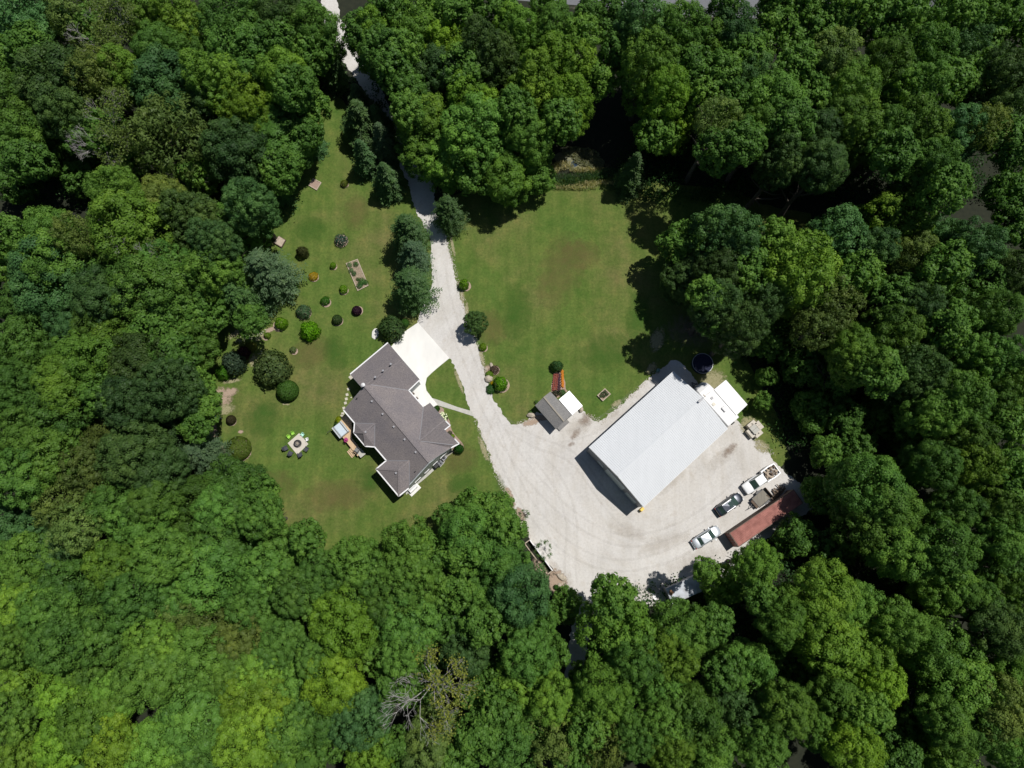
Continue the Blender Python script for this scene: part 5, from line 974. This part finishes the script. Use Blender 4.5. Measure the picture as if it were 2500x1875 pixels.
# ------------------------------------------------------------------ cars
def wheel(par, x, y, r_, w_):
    m = MB(); m.tube((x, y - w_ / 2, r_), (x, y + w_ / 2, r_), r_, r_, 20); w = m.build('wheel', M['rubber'], par); m = MB(); m.tube((x, y - w_ / 2 - .01, r_), (x, y + w_ / 2 + .01, r_), r_ * .6, r_ * .6, 14); m.build('rim', M['chrome'], w)
def car(a_px, b_px, Lc, Wc, kind, paint, label, name='parked_car', cat='car'):
    """a_px rear middle, b_px front middle in the survey"""
    ra, rb = G(*a_px, .8), G(*b_px, .8); u = (rb - ra).normalized(); c = (ra + rb) / 2; t = thing(name, (c.x, c.y, 0), label, cat, math.atan2(u.y, u.x), 'cars parked in the gravel yard'); L, W = Lc / 2, Wc / 2
    if kind == 'sedan': S = [(-L, .62, .42, .70), (-L + .12, .80, .30, .92), (-L + .35, .90, .25, 1.02), (-L + .95, .97, .2, 1.06), (-.3, 1, .2, 1.0), (.75, 1, .2, .97), (L - .9, .96, .2, .92), (L - .45, .88, .25, .82), (L - .15, .74, .30, .70), (L, .55, .40, .58)]
    elif kind == 'suv': S = [(-L, .70, .45, .90), (-L + .10, .86, .35, 1.05), (-L + .4, .94, .28, 1.12), (-L + .9, .98, .25, 1.12), (-.3, 1, .25, 1.08), (.85, 1, .25, 1.05), (L - .9, .96, .25, 1.0), (L - .4, .88, .3, .90), (L - .12, .74, .35, .78), (L, .58, .45, .62)]
    else: S = [(-L, .94, .55, .98), (-L + .08, .99, .5, 1.06), (-.55, 1, .5, 1.1), (1.2, 1, .45, 1.12), (L - 1.0, .98, .45, 1.10), (L - .3, .93, .45, 1.02), (L - .1, .86, .5, .95), (L, .78, .55, .85)]
    m = MB(); secs = []
    for x, w, z0, z1 in S: w *= W; secs.append([(x, -w * .94, z0), (x, -w, z0 + (z1 - z0) * .5), (x, -w * .93, z1 - .06), (x, -w * .72, z1), (x, 0, z1 + .035), (x, w * .72, z1), (x, w * .93, z1 - .06), (x, w, z0 + (z1 - z0) * .5), (x, w * .94, z0)])
    if kind == 'truck': secs = [s for s in secs if s[0][0] >= -.6]
    body = loft(m, secs).build('body', M[paint], t, smooth=False); bv_ = body.modifiers.new('s', 'SUBSURF'); bv_.levels = 1; bv_.render_levels = 2
    C = dict(sedan=(-L + .75, -L + 1.45, .35, 1.15, 1.02, 1.43), suv=(-L + .30, -L + .95, .30, 1.25, 1.08, 1.66), truck=(-.6, -.42, 1.05, 1.95, 1.10, 1.86))[kind]
    x0, x1, x2, x3, zb, zt = C; wb_, wt = W * .86, W * .66; m = MB()
    V = [(x0, -wb_ * .94, zb - .1), (x3, -wb_ * .94, zb - .1), (x3, wb_ * .94, zb - .1), (x0, wb_ * .94, zb - .1), (x1, -wt, zt), (x2, -wt, zt), (x2, wt, zt), (x1, wt, zt), ((x1 + x2) / 2, 0, zt + .05)]
    m.add(V, [(0, 1, 5, 4), (1, 2, 6, 5), (2, 3, 7, 6), (3, 0, 4, 7), (4, 5, 8), (5, 6, 8), (6, 7, 8), (7, 4, 8), (0, 3, 2, 1)]); cab = m.build('roof', M[paint], t, bevel=.05)
    def panel(nm, q, off, s_=.86, sv=.78):
        q = [Vector(p) for p in q]; cen = sum(q, Vector()) / 4; nrm = (q[1] - q[0]).cross(q[3] - q[0]).normalized()
        if nrm.dot(cen - Vector((0, 0, .9))) < 0: nrm = -nrm
        q = [cen + (p - cen) * s_ + nrm * off for p in q]; m = MB(); V = q + [p - nrm * .03 for p in q]; m.add(V, [(0, 1, 2, 3), (7, 6, 5, 4), (0, 4, 5, 1), (1, 5, 6, 2), (2, 6, 7, 3), (3, 7, 4, 0)]); return m.build(nm, M['carglass'], t)
    V = [Vector(v) for v in V]
    panel('windshield', [V[1], V[2], V[6], V[5]], .03, .93); panel('rear_window', [V[3], V[0], V[4], V[7]], .03, .86); panel('side_window', [V[0], V[1], V[5], V[4]], .03, .84); panel('side_window', [V[2], V[3], V[7], V[6]], .03, .84)
    r_ = .40 if kind == 'truck' else .33
    for x in (-L + (.95 if kind != 'truck' else 1.15), L - .92):
        for y in (-W + .10, W - .10): wheel(t, x, y, r_, .22)
    for y in (-1, 1):
        m = MB(); m.box((x3 - .25, y * (W + .09), zb + .03), (.18, .20, .15)); m.build('side_mirror', M['dark'] if kind != 'sedan' else M[paint], t, bevel=.02)
        m = MB(); m.box((L - .16, y * W * .62, .72 if kind != 'truck' else .9), (.22, .34, .16)); m.build('headlight', M['lamp'], t, bevel=.03)
        m = MB(); m.box((-L + .05, y * W * .74, .80 if kind != 'truck' else .9), (.08, .24, .14)); m.build('tail_light', M['redlamp'], t, bevel=.03)
    m = MB(); m.box((-L - .02, 0, .48), (.14, W * 1.5, .22)); m.build('bumper', M['dark'] if kind != 'sedan' else M[paint], t, bevel=.04)
    return t, L, W
car((1694.5, 1330.5), (1757, 1291.5), 4.85, 1.84, 'sedan', 'paint_silver', 'silver sedan, lowest of the three cars in the gravel yard')
t, L, W = car((1750.5, 1253), (1812, 1209), 4.75, 1.86, 'suv', 'paint_black', 'glossy dark blue black car parked between silver sedan and pickup')
for y in (-.62, .62): m = MB(); m.beam((-1.3, y, 1.72), (.4, y, 1.72), .05, .06); m.build('roof_rail', M['chrome'], t)
m = MB(); m.box((.0, 0, 1.725), (.8, .8, .02)); m.build('sunroof', M['carglass'], t)
t, L, W = car((1899, 1141), (1814, 1199.5), 6.3, 2.0, 'truck', 'paint_white', 'white crew cab pickup truck with debris in its open bed', 'pickup_truck', 'pickup truck')
m = MB(); x0, x1 = -L, -.62; m.box(((x0 + x1) / 2, 0, .72), (x1 - x0, 2 * W - .12, .12)); bedp = m.build('cargo_bed', M['ventm'], t)
for y in (-1, 1): m = MB(); loft(m, [[(x, y * W * k, .5), (x, y * W * (k + .01), .9), (x, y * (W * k - .04), 1.16), (x, y * (W * k - .2), 1.16), (x, y * (W * k - .2), .5)] if y < 0 else [(x, W * k - .2, .5), (x, W * k - .2, 1.16), (x, W * k - .04, 1.16), (x, W * (k + .01), .9), (x, W * k, .5)] for x, k in ((x0, .94), (x0 + .6, 1.03), (x0 + 1.2, 1.07), (x0 + 1.8, 1.02), (x1, .99))]); m.build('bed_side', M['paint_white'], t)
m = MB(); m.box((x0 + .05, 0, .86), (.1, 1.84, .58)); m.build('tailgate', M['paint_white'], t)
m = MB(); rr = random.Random(12)
for i in range(46): m.box((rr.uniform(x0 + .25, x1 - .3), rr.uniform(-.72, .72), .84 + rr.uniform(0, .28)), (rr.uniform(.1, .75), rr.uniform(.06, .3), rr.uniform(.04, .14)), rr.uniform(0, 3.1))
mw = rr; T_ = bedp.matrix_world
tl = t.matrix_basis.copy(); bpy.context.view_layer.update(); m2 = MB(); m2.v = [tuple(t.matrix_world @ Vector(v)) for v in m.v]; m2.f = m.f; tag(m2.build('scrap_load', M['woodpale']), 'heap of scrap boards in the bed of the white pickup', 'debris')
m = MB()
for i in range(26): m.box((rr.uniform(x0 + .25, x1 - .3), rr.uniform(-.72, .72), .98 + rr.uniform(0, .25)), (rr.uniform(.1, .45), rr.uniform(.06, .25), rr.uniform(.04, .14)), rr.uniform(0, 3.1))
m.v = [tuple(t.matrix_world @ Vector(v)) for v in m.v]; tag(m.build('scrap_load', M['wooddark']), 'dark brown scrap lying on top of the load in the pickup bed', 'debris')
# utility trailer
ra, rb = G(1877, 1201, .7), G(1842, 1231, .7); u = (rb - ra).normalized(); c = (ra + rb) / 2; t = thing('utility_trailer', (c.x, c.y, 0), 'small flat utility trailer beside the pickup and red container', 'trailer', math.atan2(u.y, u.x))
m = MB(); m.box((0, 0, .58), (2.5, 1.7, .06)); m.build('bed_floor', M['trailerbed'], t)
m = MB()
for y in (-.87, .87): m.box((0, y, .68), (2.6, .05, .3))
for x in (-1.27, 1.27): m.box((x, 0, .68), (.05, 1.7, .3))
m.build('side_rail', M['blacksteel'], t)
m = MB(); m.box((-1.4, 0, .9), (.07, 1.8, .7)); m.build('tail_ramp', M['wooddark'], t)
m = MB(); m.beam((1.25, .5, .5), (2.3, 0, .5), .07, .08); m.beam((1.25, -.5, .5), (2.3, 0, .5), .07, .08); m.beam((2.2, 0, .5), (2.9, 0, .5), .07, .08); m.tube((2.5, 0, .2), (2.5, 0, .85), .03, .03, 6); m.build('drawbar', M['blacksteel'], t)
m = MB(); m.box((1.5, 0, .66), (.35, 1.4, .25)); m.build('front_box', M['wooddark'], t)
for y in (-1.0, 1.0): wheel(t, -.2, y, .32, .18); m = MB(); m.box((-.2, y, .70), (.9, .24, .05)); m.build('fender', M['blacksteel'], t)
# pile of scrap by the container
c = G(1899, 1207, .3); m = MB(); rr = random.Random(3)
for i in range(26): m.box((rr.uniform(-1.3, 1.3), rr.uniform(-.45, .45), .1 + rr.uniform(0, .55)), (rr.uniform(.3, 1.6), rr.uniform(.08, .25), rr.uniform(.06, .16)), rr.uniform(-.3, .3) + (PI / 2 if rr.random() < .3 else 0))
for i in range(9): m.tube((-.9 + i * .2, -.4, .55), (-.9 + i * .2, .1, .62), .09, .09, 8)
o = m.build('scrap_pile', M['wooddark']); o.location = (c.x, c.y, 0); o.rotation_euler = (0, 0, .72); tag(o, 'dark heap of old timber and metal between pickup and red container', 'scrap')
c = G(1906, 1214, .6); m = MB(); m.beam((-1.0, 0, .6), (1.0, 0, .7), .10, .05); m.beam((-1.0, .16, .6), (1.0, .16, .7), .10, .05); o = m.build('rails', M['ventm']); o.location = (c.x, c.y, 0); o.rotation_euler = (0, 0, .72); tag(o, 'pair of grey rails leaning beside the scrap heap', 'rails')
# shipping container
CHT = 2.75; kW, kN = G(1780, 1301.5, CHT), G(1936, 1196, CHT); u = (kN - kW).normalized(); v = Vector((u.y, -u.x, 0)); c = kW + u * 6.1 + v * 1.22
ct = thing('shipping_container', (c.x, c.y, 0), 'long rusty red shipping container along the woods edge', 'container', math.atan2(u.y, u.x))
L, W = 6.1, 1.22; m = MB(); n = 60; prof = []
for i in range(n): x = -L + .12 + (2 * L - .24) * i / n; prof += [(x, 0), (x + .05, .03), (x + .10, .03), (x + .15, 0)]
prof.append((L - .12, 0)); V = []
for x, dz in prof: V += [(x, -W + .08, CHT + dz - .03), (x, W - .08, CHT + dz - .03)]
m.add(V, [(2 * i, 2 * i + 2, 2 * i + 3, 2 * i + 1) for i in range(len(prof) - 1)]); m.build('roof', M['rust'], ct)
for s_ in (-1, 1):
    m = MB(); V = []
    for x, dz in prof: V += [(x, s_ * (W - .06 + dz), .15), (x, s_ * (W - .06 + dz), CHT - .05)]
    m.add(V, [(2 * i, 2 * i + 1, 2 * i + 3, 2 * i + 2) if s_ > 0 else (2 * i, 2 * i + 2, 2 * i + 3, 2 * i + 1) for i in range(len(prof) - 1)]); m.build('side_wall', M['rustside'], ct)
m = MB()
for y in (-W + .05, W - .05):
    for z in (.1, CHT - .06): m.beam((-L, y, z), (L, y, z), .1, .12)
for x in (-L + .06, L - .06):
    for y in (-W + .05, W - .05): m.box((x, y, CHT / 2), (.12, .1, CHT - .3))
    for z in (.1, CHT - .06): m.beam((x, -W + .1, z), (x, W - .1, z), .12, .12)
m.build('frame', M['rustside'], ct)
m = MB(); m.box((-L + .05, 0, CHT / 2), (.05, 2 * W - .2, CHT - .3)); d = m.build('door', M['rust'], ct); m = MB()
for y in (-.7, -.25, .25, .7): m.tube((-L - .01, y, .2), (-L - .01, y, CHT - .2), .025, .025, 6)
m.build('lock_rod', M['ventm'], d)
m = MB(); m.box((L - .05, 0, CHT / 2), (.05, 2 * W - .2, CHT - .3)); m.build('end_wall', M['rust'], ct)
# metal roofed box trailer at the bottom of the yard
kW, kE = G(1625.8, 1437.2, 2.6), G(1668.5, 1418, 2.6); u = (kE - kW).normalized(); v = Vector((u.y, -u.x, 0)); c = kW + u * 2.4 + v * 1.2
bt = thing('box_trailer', (c.x, c.y, 0), 'box trailer with worn pale metal roof half under the lower trees', 'trailer', math.atan2(u.y, u.x))
m = MB(); m.box((0, 0, 1.55), (4.8, 2.36, 1.95)); m.build('body', M['ventm'], bt)
m = MB(); m.box((0, 0, 2.56), (4.9, 2.45, .07)); m.build('roof', simple('worn_shaded_metal', (.50, .54, .60), (.30, .31, .33), 1.1, .5), bt)  # worn roof, its colour toned darker to stand in for half shade
m = MB(); m.blob((-1.9, .35, 2.595), (.28, .4, .006), 3, 2, .3); m.build('rust_patch', simple('rust', (.35, .18, .09), None, 6, .9), bt)
for y in (-1.1, 1.1):
    for x in (-.5, .5): wheel(bt, x, y, .36, .2)
# white all terrain cart
c = G(1728, 1390, .8); t = thing('garden_cart', (c.x, c.y, 0), 'small white cart in the tree shade at the lower yard edge', 'cart', 1.4); m = MB(); m.box((0, 0, .62), (.9, .62, .3), 0, 1.1); m.build('tub', M['white'], t, bevel=.03)
m = MB(); m.box((.75, 0, .72), (.6, .28, .07)); m.build('handle', M['white'], t)
for y in (-.36, .36): m = MB(); m.tube((-.1, y - .04, .24), (-.1, y + .04, .24), .24, .24, 14); m.build('wheel', M['rubber'], t)
# white retaining wall
wa, wb2 = G(1293.5, 1318, .9), G(1349, 1393, .9); c = (wa + wb2) / 2; u = (wb2 - wa).normalized(); an = math.atan2(u.y, u.x); nrm = Vector((u.y, -u.x, 0)); 
if nrm.x > 0: nrm = -nrm
t = thing('retaining_wall', (c.x, c.y, 0), 'long low white board wall at the left edge of the gravel yard', 'wall'); Lw = (wb2 - wa).length
m = MB(); m.box((c.x, c.y, .45), (Lw, .16, .9), an); wb(m, 'boards', M['white'], t)
m = MB()
for k_ in (-.5, .5): q = c + u * Lw * k_ + nrm * .42; m.box((q.x, q.y, .3), (.14, 1.0, .6), an)
wb(m, 'end_board', M['woodpale'], t)
q = c + nrm * .95; m = MB(); m.box((q.x, q.y, .1), (Lw * .95, .14, .2), an); wb(m, 'base_beam', M['woodpale'], t)
# scattered small stones along gravel edges: uncountable
def pebbles():
    rr = np.random.default_rng(21); C = []
    lines = [[(1130, 735), (1136, 763), (1163, 832), (1180, 892), (1190, 925)], [(1063, 540), (1091, 585), (1110, 660), (1130, 735)], [(1435, 1013), (1470, 1030), (1540, 966), (1610, 905)], [(1264, 1264), (1287, 1300)], [(1370, 1400), (1383, 1440)], [(1310, 1020), (1262, 1035)], [(575, 835), (650, 810)], [(620, 900), (640, 860)], [(1810, 1050), (1890, 1110)], [(1161, 1024), (1208, 1147), (1260, 1262)]]
    for Ln in lines:
        for a, b in zip(Ln[:-1], Ln[1:]):
            for _ in range(int(math.dist(a, b) * 1.6)): t = rr.uniform(); g = G(a[0] + (b[0] - a[0]) * t + rr.normal(0, 3.2), a[1] + (b[1] - a[1]) * t + rr.normal(0, 3.2)); C.append((g.x, g.y, .05))
    m = MB()
    for i, p in enumerate(C): s_ = rr.uniform(.05, .16); m.box((p[0], p[1], .04), (s_, s_ * rr.uniform(.5, 1), .09), rr.uniform(0, 3), .7)
    tag(m.build('edge_stones', M['stone']), kind='stuff')
pebbles()
print('trees', len(TREES), 'objects', len(bpy.data.objects))
